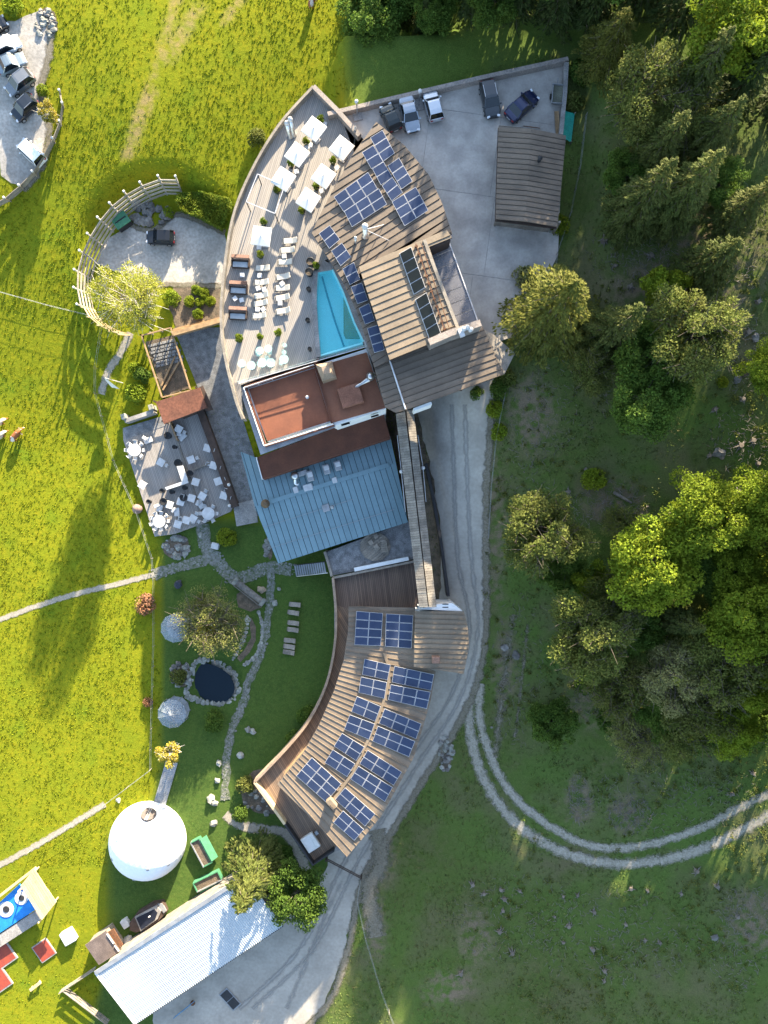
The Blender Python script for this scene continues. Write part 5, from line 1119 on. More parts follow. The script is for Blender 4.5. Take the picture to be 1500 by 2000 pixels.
for k, (x, y, lab) in enumerate(((87, 1855, 'red ground trampoline half in sunlight'), (3, 1862, 'dark red ground trampoline beside the play pavilion'), (-6, 1912, 'dark red ground trampoline cut by the lawn\'s corner'))):
    c = G(x, y); t = thing('ground_trampoline', lab, 'trampoline', c); s = 1.0 if k == 0 else 1.35
    MB().box(c+Vector((0, 0, .12)), (2.3*s, 2.5*s, .14), A(35), .03).build('frame', M_concd, t); MB().box(c+Vector((0, 0, .18)), (2.0*s, 2.2*s, .06), A(35)).build('jump_mat', M_redmat, t)
c = G(72, 1922); t = thing('bench', 'small pale timber bench on the grass near the trampolines', 'bench', c); MB().box(c+Vector((0, 0, .45)), (1.7, .4, .07), A(38)).build('seat', M_woodp, t)
for s in (-.6, .6): MB().box(c+Vector((s*math.cos(A(38)), s*math.sin(A(38)), .2)), (.1, .36, .45), A(38)).build('leg', M_woodp, t)
t = thing('barn_fence', 'weathered timber barrier at the barn\'s west end', 'fence', G(150, 1910))
for a, c in (((122, 1930), (190, 1885)), ((130, 1925), (215, 1990))):
    for k in range(3): MB().bar(G(*a, .3+.35*k), G(*c, .3+.35*k), .1, .22).build('board', M_woodg, t)
t = thing('gravel_pallet', 'dark two-panel pallet lying on the gravel apron', 'pallet', G(450, 1950)); c = G(450, 1950, .15)
for s in (-.65, .65): MB().box(c+Vector((s*math.cos(A(-48)), s*math.sin(A(-48)), .05)), (1.2, 1.15, .08), A(-48)).build('panel', M_dark, t)
MB().box(c, (2.8, 1.35, .1), A(-48)).build('frame', M_galv, t)
t = thing('hand_cart', 'blue-framed hand cart standing under the barn eave', 'cart', G(365, 1965)); a, e = G(340, 1985, .4), G(378, 1955, .4)
b = MB(); b.tube([a, e], .05, 6); b.tube([a+Vector((.3, .4, .2)), e+Vector((.3, .4, .2))], .05, 6); b.build('frame', mat('cart_blue', (.12, .25, .38), .6), t); MB().lathe(e, [(.3, -.1), (.32, 0), (.3, .1)], 12).build('wheel', M_rust, t)
# patio furniture
pt = table_proto(.95, .72, M_whitep, 'patio_table')
PT = ((314, 903), (373, 898), (382, 941), (395, 969), (405, 875), (417, 909), (426, 940), (437, 968), (331, 986), (353, 980), (374, 973), (347, 1024), (364, 1016), (377, 1013), (278, 947), (349, 838))
pc = thing('patio_chair', 'x', 'chair'); MB().box((0, 0, .44), (.46, .46, .05), 0, .02).build('seat', M_whitep, pc); MB().box((-.22, 0, .68), (.05, .44, .42), 0, .01).build('backrest', M_whitep, pc)
for sx in (-1, 1):
    for sy in (-1, 1): MB().box((sx*.19, sy*.19, .21), (.04, .04, .42)).build('leg', M_alu, pc)
pc = Proto(pc)
rr = random.Random(5)
for x, y in PT:
    g = Vector((*P(x, y, Z_PAT+.7).xy, Z_PAT)); a = A(rr.choice((-17, -17, -30, 20))); pt.put(g, a, 'square white table on the restaurant patio', 'white patio tables')
    for k in rr.sample(range(4), rr.choice((0, 1, 1, 2))): an = a+k*math.pi/2; pc.put(g+Vector((math.cos(an)*.75, math.sin(an)*.75, 0)), an+math.pi, 'white chair pulled up to a square patio table', 'white chairs at square patio tables')
def cloth_table(x, y, lab, n=9):
    g = Vector((*P(x, y, Z_PAT+.7).xy, Z_PAT)); t = thing('round_table', lab, 'table', g); MB().lathe(g, [(.5, 0), (.08, .1), (.08, .7), (.8, .7), (.82, .76), (.02, .77)], 18).build('table', M_whitep, t)
    for k in range(n): a = 6.283*k/n; pc.put(g+Vector((math.cos(a)*1.05, math.sin(a)*1.05, 0)), a+math.pi, 'white chair ringed round a big round patio table', 'white chairs at round patio tables')
cloth_table(311, 1018, 'big round white table at the patio\'s lower corner'); cloth_table(263, 879, 'big round white table at the patio\'s sunlit corner', 8); cloth_table(407, 1003, 'big round white table by the patio\'s stone path exit', 6)
t = thing('bar_counter', 'white L-shaped bar counter in the middle of the patio', 'bar', P(350, 935, Z_PAT))
for pts in ([(322, 952), (366, 937), (368, 943), (325, 957)], [(345, 911), (357, 909), (367, 937), (355, 941)]): MB().prism(PL(pts, Z_PAT+1.1), Z_PAT+1.1, .12).build('counter_top', M_whitep, t)
for pts in ([(323, 952), (355, 942), (357, 946), (326, 956)], [(347, 913), (355, 911), (366, 937), (357, 939)]): MB().prism(PL(pts, Z_PAT+.98), Z_PAT+.98, zbot=Z_PAT).build('counter_base', M_woodg, t)
for k, (x, y, r) in enumerate(((331, 852, .48), (351, 905, .5), (323, 980, .5), (362, 972, .5), (294, 980, .3), (339, 961, .3), (364, 953, .32), (344, 874, .28), (320, 959, .32), (374, 925, .4))):
    q = P(x, y, Z_PAT); big = r > .45; t = thing('fire_bowl' if big else 'stool', 'large black round bowl standing on the patio' if big else 'small dark round stool on the patio', 'bowl' if big else 'stool', q, 'black bowls on the patio' if big else 'dark stools on the patio')
    MB().lathe(q, [(r*.5, 0), (r*.3, .3), (r, .8), (r, .88), (r*.85, .86), (r*.3, .72)], 16).build('bowl' if big else 'seat', M_black, t, smooth=True); MB().lathe(q, [(r*.7, 0), (r*.6, .05), (.05, .06)], 12).build('foot', M_dark, t)
for k, (x, y, l) in enumerate(((289, 860, 'heap of white cushions by the round sunlit table'), (356, 853, 'white lounge cushions beside the timber screen'), (312, 992, 'white folded lounger at the lower patio'), (345, 1000, 'white folded chairs in the lower patio middle'), (392, 986, 'small white service cart near the planter edge'))):
    g = Vector((*P(x, y, Z_PAT+.3).xy, Z_PAT)); t = thing('lounge_set', l, 'lounger', g)
    MB().box(g+Vector((0, 0, .25)), (1.1, .7, .18), A(20+25*k), .05).build('seat', M_whitep, t); MB().box(g+Vector((-.35, .25, .5)), (.4, .7, .15), A(60+25*k), .05).build('backrest', M_whitep, t); MB().box(g+Vector((0, 0, .09)), (.9, .5, .18), A(20+25*k)).build('base', M_alu, t)
t = thing('flag', 'white flag on a slanted pole at the garden edge', 'flag', G(240, 740)); b = MB(); pole0, pole1 = G(240, 748), Vector((*P(205, 738, 3.4).xy, 3.4)); b.tube([pole0, pole1], .05, 6); b.build('pole', M_alu, t)
b = MB(); q = [pole1, pole1+Vector((1.6, -1.3, -.6)), pole1+Vector((.2, -.9, -1.6)), pole1+Vector((-.3, -.1, -.8))]; b.add(q, [(0, 1, 2, 3)]); b.build('cloth', M_whitefab, t)
for k, (x, y) in enumerate(((455, 948), (456, 988))): t = thing('patio_lamp', 'white globe lamp on a post at the patio edge', 'lamp', P(x, y, .5), 'globe lamps at the patio edge'); q = P(x, y, .5); MB().tube([q, q+Vector((0, 0, 2.2))], .04, 6).build('post', M_dark, t); MB().lathe(q+Vector((0, 0, 2.2)), [(.05, 0), (.2, .12), (.2, .26), (.05, .38)], 10).build('globe', M_whitep, t, smooth=True)
# courtyard bits
c = P(1086, 192, Z_COURT); t = thing('flat_trailer', 'small grey flatbed trailer parked by the courtyard wall', 'trailer', c); MB().box(c+Vector((0, 0, .6)), (1.2, 2.1, .12), A(-5)).build('bed', mat('mossy_bed', (.16, .16, .12), .9), t)
for s in (-1, 1): MB().box(c+Vector((.6*s, 0, .78)), (.06, 2.1, .3), A(-5)).build('side_board', M_galv, t); MB().box(c+Vector((0, 1.05*s, .78)), (1.2, .06, .3), A(-5)).build('end_board', M_galv, t); MB().tube([c+Vector((.68*s-.06, 0, .3)), c+Vector((.68*s+.06, 0, .3))], .3, 14).build('wheel', M_black, t)
MB().tube([c+Vector((0, 1.0, .5)), c+Vector((.1, 2.0, .5))], .05, 6).build('drawbar', M_galv, t)
t = thing('green_tarp', 'teal green tarp stretched outside the courtyard wall', 'tarp', P(1110, 245, 12)); b = MB(); n = 10; A0, A1, A2, A3 = [P(x, y, 12.6) for x, y in ((1099, 215), (1125, 217), (1118, 273), (1096, 268))]
vs = []; 
for i in range(n+1):
    for j in range(n+1): u, v = i/n, j/n; p = A0.lerp(A1, u).lerp(A3.lerp(A2, u), v); vs.append(p+Vector((0, 0, -.5*u+.12*noise.noise((i*.7, j*.5, 1)))))
b.add(vs, [(i*(n+1)+j, i*(n+1)+j+1, (i+1)*(n+1)+j+1, (i+1)*(n+1)+j) for i in range(n) for j in range(n)]); b.build('sheet', M_gtarp, t, smooth=True)
for q in (A1, A2, A0, A3): MB().bar((q.x, q.y, 11.0), (q.x, q.y, 12.3), .1).build('post', M_woodg, t)
for k, (x, y, l) in enumerate(((698, 225, 'steel post lamp on a concrete plinth by the deck wall'), (818, 205, 'steel post lamp on a plinth between parked silver cars'))):
    c = P(x, y, Z_COURT); t = thing('post_lamp', l, 'lamp', c); MB().box(c+Vector((0, 0, .06)), (1.0, 1.3, .12), A(13)).build('plinth', M_concd, t); MB().tube([c, c+Vector((0, 0, 2.4))], .07, 8).build('post', M_steel, t); MB().lathe(c+Vector((0, 0, 2.4)), [(.1, 0), (.2, .1), (.2, .3), (.05, .4)], 10).build('lamp_head', M_whitep, t)
t = thing('stacked_boards', 'orange-brown boards leaning by the courtyard wall', 'boards', P(1088, 238, 12)); 
for k in range(3): MB().box(P(1086+2.5*k, 240, 12.2+.1*k), (.2, 2.6, .1), A(4)).build('board', M_wood, t)
t = thing('metal_rack', 'red-brown metal rack behind the garage hut', 'rack', P(1035, 248, 12)); b = MB()
for k in range(5): b.bar(P(1022+8*k, 246+k, 12), P(1022+8*k, 246+k, 13.2), .06); 
b.bar(P(1022, 246, 13.2), P(1054, 250, 13.2), .06); b.bar(P(1022, 246, 12.6), P(1054, 250, 12.6), .06); b.build('frame', M_rust, t)
c = P(607, 1643, Z_LDECK); t = thing('end_deck_sunbed', 'white covered double sunbed on the wing\'s end deck', 'sunbed', c); MB().box(c+Vector((0, 0, .3)), (1.7, 2.0, .5), A(33), .05).build('mattress', M_whitefab, t); MB().box(c+Vector((.55, .5, .7)), (.5, 1.9, .3), A(33), .08).build('bolster', M_whitefab, t); MB().box(c+Vector((0, 0, .04)), (1.6, 1.8, .08), A(33)).build('base', M_dark, t)
c = P(619, 1624, Z_LDECK); t = thing('deck_table', 'small grey cube table beside the white sunbed', 'table', c); MB().box(c+Vector((0, 0, .25)), (.45, .45, .5), A(33), .03).build('cube', M_galv, t)
t = thing('road_gate', 'dark timber bar gate across the gravel drive', 'gate', G(670, 1690)); a, e = G(638, 1672, .6), G(706, 1708, .6)
for k in (0, .4): MB().bar(a+Vector((0, 0, k)), e+Vector((0, 0, k)), .1).build('bar', M_woodd, t)
for q in (a, e): MB().box(q+Vector((0, 0, 0)), (.18, .18, 1.5)).build('post', M_woodd, t)
t = thing('planter_wall', 'long dark planted wall strip beside the covered bridge', 'planter', G(855, 1050)); wall_path(MB(), [(832, 905), (846, 970), (862, 1060), (876, 1165)], 6.0, 2, .35).build('kerb', M_dark, t)
# ================================================================ vehicles
def car_paint(name, c, metal=.3, rough=.3): return mat('paint_'+name, c, rough, tuple(q*.93 for q in c), .6, metal=metal, spec=.5, fine=.02, world_co=False, coat=.6)
M_tyre = mat('tyre', (.02, .02, .02), .9); M_cglass = mat('car_glass', (.012, .016, .02), .05, spec=.8, fine=.02); M_hl = mat('headlamp', (.75, .77, .8), .15, spec=.6, fine=.02); M_tl = mat('tail_lamp', (.28, .012, .01), .3)
def loft(b, secs):
    """secs: list of rings with equal point counts"""
    n = len(secs[0]); vs = [p for s in secs for p in s]; fs = []
    for i in range(len(secs)-1):
        for j in range(n): fs.append((i*n+j, i*n+(j+1) % n, (i+1)*n+(j+1) % n, (i+1)*n+j))
    fs += [tuple(range(n-1, -1, -1)), tuple(range((len(secs)-1)*n, len(secs)*n))]; b.add(vs, fs)
def car(label, x0, y0, x1, y1, paint, kind, z=None, W=1.8, cat='car', Hh=1.48):
    """rear at (x0,y0), nose at (x1,y1) in photo pixels"""
    if z is None: c0, c1 = G(x0, y0), G(x1, y1)
    else: c0, c1 = P(x0, y0, z), P(x1, y1, z)
    c = (c0+c1)/2; L = (c1-c0).length*.97; yaw = math.atan2(c1.y-c0.y, c1.x-c0.x); c.z = z if z is not None else th(c.x, c.y)+.05
    t = thing('van' if cat == 'van' else 'parked_car', label, cat); h = L/2; wy = W/2
    st = {'hatch': [(-1, .55, .84, .78), (-.97, .4, .95, .9), (-.8, .3, .97, .97), (-.3, .28, .95, 1), (.3, .28, .93, 1), (.45, .28, .9, .99), (.75, .3, .82, .96), (.93, .35, .72, .88), (1, .45, .6, .70)],
          'estate': [(-1, .5, .80, .78), (-.96, .38, .95, .9), (-.8, .3, .96, .97), (-.2, .28, .94, 1), (.3, .28, .92, 1), (.45, .28, .9, .99), (.75, .3, .80, .96), (.93, .35, .70, .87), (1, .45, .58, .68)]}['hatch' if kind in ('hatch', 'van') else 'estate']
    b = MB(); secs = []
    for f, zl, zt, wf in st:
        w = wy*wf; secs.append([(f*h, -w*.92, zl*.8), (f*h, -w, zl+.12), (f*h, -w, zt*.72), (f*h, -w*.93, zt*.93), (f*h, -w*.8, zt), (f*h, w*.8, zt), (f*h, w*.93, zt*.93), (f*h, w, zt*.72), (f*h, w, zl+.12), (f*h, w*.92, zl*.8)])
    loft(b, secs); b.build('body', paint, t, smooth=False)
    cab = {'hatch': [(-.96, .02), (-.78, .9), (-.5, 1), (.0, 1), (.12, .93), (.48, .02)], 'estate': [(-.95, .02), (-.78, .92), (-.5, .98), (.0, 1), (.14, .93), (.5, .02)], 'sedan': [(-.72, .02), (-.42, .93), (-.25, 1), (.0, 1), (.12, .93), (.46, .02)], 'van': [(-.98, .02), (-.95, .97), (-.5, 1), (.3, 1), (.42, .93), (.72, .02)]}[kind]
    g = MB(); secs = []
    for f, q in cab:
        z0, z1 = .86, .86+(Hh-.9)*q+.04; w0, w1 = wy*.93, wy*(.93-.17*q); secs.append([(f*h, -w0, z0), (f*h, -w1, z1), (f*h, w1, z1), (f*h, w0, z0)])
    loft(g, secs); g.build('windows', M_cglass, t)
    r = MB(); rf = [(f, q) for f, q in cab if q > .5]; secs = []
    for f, q in rf:
        z1 = .86+(Hh-.9)*q+.042; w1 = wy*(.93-.17*q); secs.append([(f*h, -w1-.01, z1-.03), (f*h, -w1*.9, z1+.03), (f*h, w1*.9, z1+.03), (f*h, w1+.01, z1-.03)])
    loft(r, secs); ro = r.build('roof', paint, t)
    for sy in (-1, 1):
        p = MB()
        for i in (0, len(cab)-2):
            (f0, q0), (f1, q1) = cab[i], cab[i+1]; pa = (f0*h, sy*wy*(.93-.17*q0), .87+(Hh-.9)*q0+.04); pb = (f1*h, sy*wy*(.93-.17*q1), .87+(Hh-.9)*q1+.04); p.bar(pa, pb, .09)
        p.build('pillar', paint, t)
        MB().box((.40*h, sy*(wy+.09), .92), (.16, .2, .14), 0, .03).build('mirror', paint, t)
        MB().box((.955*h, sy*wy*.62, .66), (.22, .34, .14), sy*-.3, .03).build('headlight', M_hl, t); MB().box((-.985*h, sy*wy*.66, .8), (.1, .28, .16), 0, .02).build('taillight', M_tl, t)
        for fx in (-.6, .62):
            wh = MB().tube([(fx*h, sy*(wy-.2), .32), (fx*h, sy*(wy+.005), .32)], .32, 16).build('wheel', M_tyre, t); MB().tube([(fx*h, sy*(wy-.02), .32), (fx*h, sy*(wy+.02), .32)], .2, 10).build('rim', M_steel, wh)
        if kind == 'estate': MB().bar((-.6*h, sy*wy*.72, Hh+.03), (.05*h, sy*wy*.72, Hh+.03), .05).build('roof_rail', M_steel, t)
    MB().box((1.0*h, 0, .5), (.06, W*.5, .18)).build('grille', M_dark, t); MB().box((-1.0*h, 0, .62), (.05, .5, .12)).build('number_plate', M_whitep, t)
    t.location = c; t.rotation_euler = (0, 0, yaw); return t
cp_ = car_paint
car('dark green-black hatchback touching the leaf-shaped roof tip', 774, 262, 752, 211, cp_('bottle', (.018, .025, .025)), 'hatch', Z_COURT+.01, 1.7)
car('silver-blue saloon with dark roof between hatchbacks in the courtyard', 792, 197, 808, 264, cp_('silverblue', (.34, .37, .41), .5), 'sedan', Z_COURT+.01, 1.82)
car('pale silver hatchback beside the courtyard plinth lamp', 853, 243, 838, 184, cp_('silver', (.55, .57, .60), .5), 'hatch', Z_COURT+.01, 1.8)
car('dark grey estate with chrome roof rails alone in the courtyard', 948, 165, 963, 236, cp_('graphite', (.05, .055, .06), .4), 'estate', Z_COURT+.01, 1.85)
car('navy blue saloon parked askew near the garage hut', 990, 238, 1044, 189, cp_('navy', (.012, .02, .065), .4), 'sedan', Z_COURT+.01, 1.85)
car('black hatchback on the sunken driveway behind the curved fence', 345, 469, 289, 467, cp_('black', (.01, .011, .014), .3), 'hatch', None, 1.75)
car('white estate second in the gravel car park row', -4, 110, 44, 84, cp_('white', (.75, .76, .77), 0), 'estate', None, 1.8)
car('grey-blue saloon between white and grey cars in the gravel car park', 3, 145, 54, 118, cp_('greyblue', (.22, .27, .30), .5), 'sedan', None, 1.8)
car('mid grey car with black glass roof in the gravel car park', 68, 149, 20, 188, cp_('midgrey', (.20, .21, .22), .5), 'estate', None, 1.82)
car('dark slate estate closing the gravel car park row by the small tree', 74, 197, 33, 238, cp_('slate', (.022, .028, .038), .4), 'estate', None, 1.82)
car('black car first in the gravel car park row, cut by the picture edge', -28, 75, 17, 45, cp_('black', (.01, .011, .014), .3), 'hatch', None, 1.8)
car('white delivery van against the car park fence', 90, 326, 43, 281, cp_('white', (.75, .76, .77), 0), 'van', None, 1.85, 'van', 1.85)

# ================================================================ cows
def cow(label, px, py, deg, seed, mcol):
    V = [(-.75, 0, .98), (-.35, 0, .95), (.15, 0, .93), (.6, 0, 1.0), (.9, 0, 1.1), (1.1, 0, .95), (1.33, 0, .62), (1.48, 0, .42), (-.78, .2, .85), (-.82, .2, .5), (-.74, .2, .04), (-.78, -.2, .85), (-.70, -.2, .5), (-.62, -.2, .04), (.58, .2, .75), (.62, .2, .42), (.6, .2, .04), (.58, -.2, .75), (.5, -.2, .42), (.48, -.2, .04), (-.98, 0, 1.0), (-1.08, .02, .55), (1.12, .2, 1.0), (1.12, -.2, 1.0)]
    E = [(0, 1), (1, 2), (2, 3), (3, 4), (4, 5), (5, 6), (6, 7), (0, 8), (8, 9), (9, 10), (0, 11), (11, 12), (12, 13), (3, 14), (14, 15), (15, 16), (3, 17), (17, 18), (18, 19), (0, 20), (20, 21), (5, 22), (5, 23)]
    R_ = [.33, .40, .42, .36, .22, .18, .13, .09, .19, .1, .07, .19, .1, .07, .15, .09, .07, .15, .09, .07, .05, .04, .05, .05]
    me = D.meshes.new('cow'); me.from_pydata(V, E, []); o = new_obj('cow', me, None, label, 'cow')
    me.materials.append(mcol); sm = o.modifiers.new('skin', 'SKIN'); 
    for i, sv in enumerate(me.skin_vertices[0].data): sv.radius = (R_[i],)*2; sv.use_root = (i == 2)
    sm.use_smooth_shade = True; s = o.modifiers.new('sub', 'SUBSURF'); s.levels = 2; s.render_levels = 2
    g = G(px, py); o.location = g; o.rotation_euler = (0, 0, A(deg)); o.scale = (.95, .95, .95)
    for s_ in (-1, 1): h = MB().tube([(1.12, s_*.1, 1.1), (1.16, s_*.24, 1.16), (1.22, s_*.27, 1.27)], [.035, .025, .008], 6).build('horn', M_cream, None, origin=Vector((0, 0, 0))); h.parent = o
M_cow = mat('brown_white_hide', (.24, .085, .03), .8, (.62, .52, .42), 1.3, world_co=False, contrast=(.52, .56), fine=.1)
M_cow2 = mat('white_brown_hide', (.45, .36, .28), .8, (.20, .075, .03), 1.2, world_co=False, contrast=(.47, .51), fine=.1)
cow('brown and white cow grazing furthest from the picture edge', 37, 852, 50, 1, M_cow)
cow('white-backed brown cow grazing by its darker companion', 4, 855, 40, 2, M_cow2)
cow('pale cow grazing behind the two others', 2, 830, 35, 3, M_cow2)
cow('dark cow grazing alone at the shaded top of the meadow', 612, 8, 70, 4, M_cow)
# ================================================================ trees
M_bark = mat('bark', (.14, .115, .09), .95, (.08, .065, .05), 3, .02, 8); M_barkw = mat('pale_birch_bark', (.55, .52, .46), .8, (.34, .31, .27), 3, fine=.2); M_barkd = mat('dead_grey_wood', (.20, .18, .155), .95, (.13, .115, .10), 3)
def limbs(b, r, h, tips, r0, z0=.25):
    top = Vector((0, 0, h*.62)); b.tube([(0, 0, -.3), (r.normal()*.1, r.normal()*.1, h*.3), top, (r.normal()*.2, r.normal()*.2, h*.85)], [r0*1.25, r0*.9, r0*.6, r0*.12], 8)
    for p in tips:
        p = Vector(p); f = r.uniform(z0, .6); s = Vector((0, 0, h*f)); m = s.lerp(p, .5)+Vector((r.normal()*.3, r.normal()*.3, r.normal()*.2+.2)); b.tube([s, m, p], [r0*.42, r0*.26, .03], 6)
def broadleaf(name, h, R, seed, m, nl=9000, leaf=.19, lumps=38, cz=.62, vz=.36, bark=None, hollow=.6, sparse=False, nlimb=14):
    r = np.random.default_rng(seed); d = r.normal(size=(lumps, 3)); d /= np.linalg.norm(d, axis=1)[:, None]; d[:, 2] = d[:, 2]*.75+.18
    lc = d*np.array([R, R, h*vz])*r.uniform(.45, .92, lumps)[:, None]+np.array([0, 0, h*cz]); lr = R*r.uniform(.17, .34, lumps)
    w = lr**2; k = r.choice(lumps, nl, p=w/w.sum()); q = r.normal(size=(nl, 3)); q /= np.linalg.norm(q, axis=1)[:, None]
    p = lc[k]+q*(lr[k]*r.uniform(.35, 1.05, nl)**.6)[:, None]*np.array([1, 1, .8])
    b = MB(); limbs(b, r, h, [tuple(x) for x in lc[:nlimb]], max(.1, h*.017), .3)
    if sparse:
        for x in lc:
            for _ in range(7): e = x+r.normal(size=3)*R*.2; b.tube([x*.85+np.array([0, 0, h*.09]), e], [.04, .012], 4, False)
    t = thing(name, 'x', 'tree'); b.build('trunk', bark or M_bark, t)
    new_obj('crown', npmesh('crown', leaf_quads(p, leaf, r, .45, outward=(p-np.array([0, 0, h*cz*.9]))/R*.5), np.arange(nl*4).reshape(-1, 4), m), t); return Proto(t)
def conifer(name, h, R, seed, m, whorls=22, per=9, leaf=.16, dens=26):
    r = np.random.default_rng(seed); C = []; Dv = []; b = MB(); b.tube([(0, 0, -.4), (0, 0, h*.5), (0, 0, h*.99)], [h*.018, h*.011, .02], 8)
    for i in range(whorls):
        f = (i+.5)/whorls; z = h*(.10+.88*f); L = R*(1-f)**.8*r.uniform(.8, 1.15)+.15; n = max(4, int(per*(1-f*.45)))
        for j in range(n):
            a = 6.283*(j+r.uniform(-.35, .35))/n+i*1.1; Lb = L*r.uniform(.7, 1.15); ca, sa = math.cos(a), math.sin(a); dr = r.uniform(.12, .34)
            nn = int(dens*max(.3, Lb/R)); tt = r.uniform(.12, 1, nn)**.75; side = r.normal(size=nn)*Lb*.15*(1.15-tt*.75)
            zz = z+Lb*(.18*tt-dr*2*tt**2*.9)-np.abs(side)*.35+r.normal(size=nn)*.06
            C.append(np.c_[ca*tt*Lb-sa*side, sa*tt*Lb+ca*side, zz]); Dv.append(np.tile([ca, sa, -.35], (nn, 1)))
            if f < .8: b.tube([(0, 0, z), (ca*Lb*.5, sa*Lb*.5, z+Lb*.02), (ca*Lb*.9, sa*Lb*.9, z-Lb*dr*.9)], [.05, .035, .01], 4, False)
    C = np.concatenate(C); Dv = np.concatenate(Dv); N = len(C); Dv = Dv+r.normal(size=(N, 3))*.35; Dv /= np.linalg.norm(Dv, axis=1)[:, None]
    up = r.normal(size=(N, 3))*.35+np.array([0, 0, 1]); s = np.cross(Dv, up); s /= np.linalg.norm(s, axis=1)[:, None]; sz = (leaf*r.uniform(.7, 1.5, N))[:, None]
    V = np.stack([C-Dv*sz*1.5, C+s*sz*.75, C+Dv*sz*2.0, C-s*sz*.75], 1).reshape(-1, 3)
    t = thing(name, 'x', 'tree'); b.build('trunk', M_bark, t); new_obj('crown', npmesh('crown', V, np.arange(N*4).reshape(-1, 4), m), t); return Proto(t)
PR = dict(
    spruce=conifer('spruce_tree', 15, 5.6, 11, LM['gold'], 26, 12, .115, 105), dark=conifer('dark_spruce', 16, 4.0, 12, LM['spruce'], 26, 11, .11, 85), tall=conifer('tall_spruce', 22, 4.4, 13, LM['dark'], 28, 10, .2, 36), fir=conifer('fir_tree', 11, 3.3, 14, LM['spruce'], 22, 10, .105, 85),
    bright=broadleaf('bright_tree', 12, 5.0, 21, LM['bright'], 19000, .16, 52), brights=broadleaf('bright_small_tree', 6, 2.6, 22, LM['bright'], 5200, .16, 26), mid=broadleaf('broadleaf_tree', 10, 4.4, 23, LM['mid'], 17000, .16, 52), olive=broadleaf('olive_tree', 12, 4.8, 24, LM['olive'], 20000, .15, 60, sparse=True), olive2=broadleaf('budding_tree', 11, 4.6, 25, LM['olive'], 17000, .14, 56, sparse=True),
    ygreen=broadleaf('yellowgreen_tree', 12, 5.0, 26, LM['ygreen'], 18000, .16, 54), pale=broadleaf('pale_bare_tree', 10, 3.8, 27, LM['pale'], 11000, .12, 46, bark=M_bark, sparse=True, nlimb=24), birch=broadleaf('birch_tree', 12, 4.2, 28, LM['birch'], 14000, .11, 64, cz=.6, vz=.38, bark=M_barkw, sparse=True, nlimb=30),
    willow=broadleaf('willow_tree', 8, 4.6, 29, LM['wil'], 15000, .11, 70, cz=.5, vz=.36, sparse=True, nlimb=24), gold=broadleaf('gold_tree', 5, 1.7, 30, LM['yel'], 2200, .13, 22, bark=M_barkw, sparse=True), round=broadleaf('round_tree', 7, 4.0, 31, LM['mid'], 12000, .16, 50, cz=.52, vz=.42))
def tree(kind, px, py, s, zc, label, group=None, rz=None):
    """(px,py): where the crown's middle shows in the photo, zc: its height above the foot"""
    z = 0.0
    for _ in range(8): p = P(px, py, z+zc); z = th(p.x, p.y)
    PR[kind].put(Vector((p.x, p.y, z-.05)), random.random()*6.28 if rz is None else rz, label, group, s)
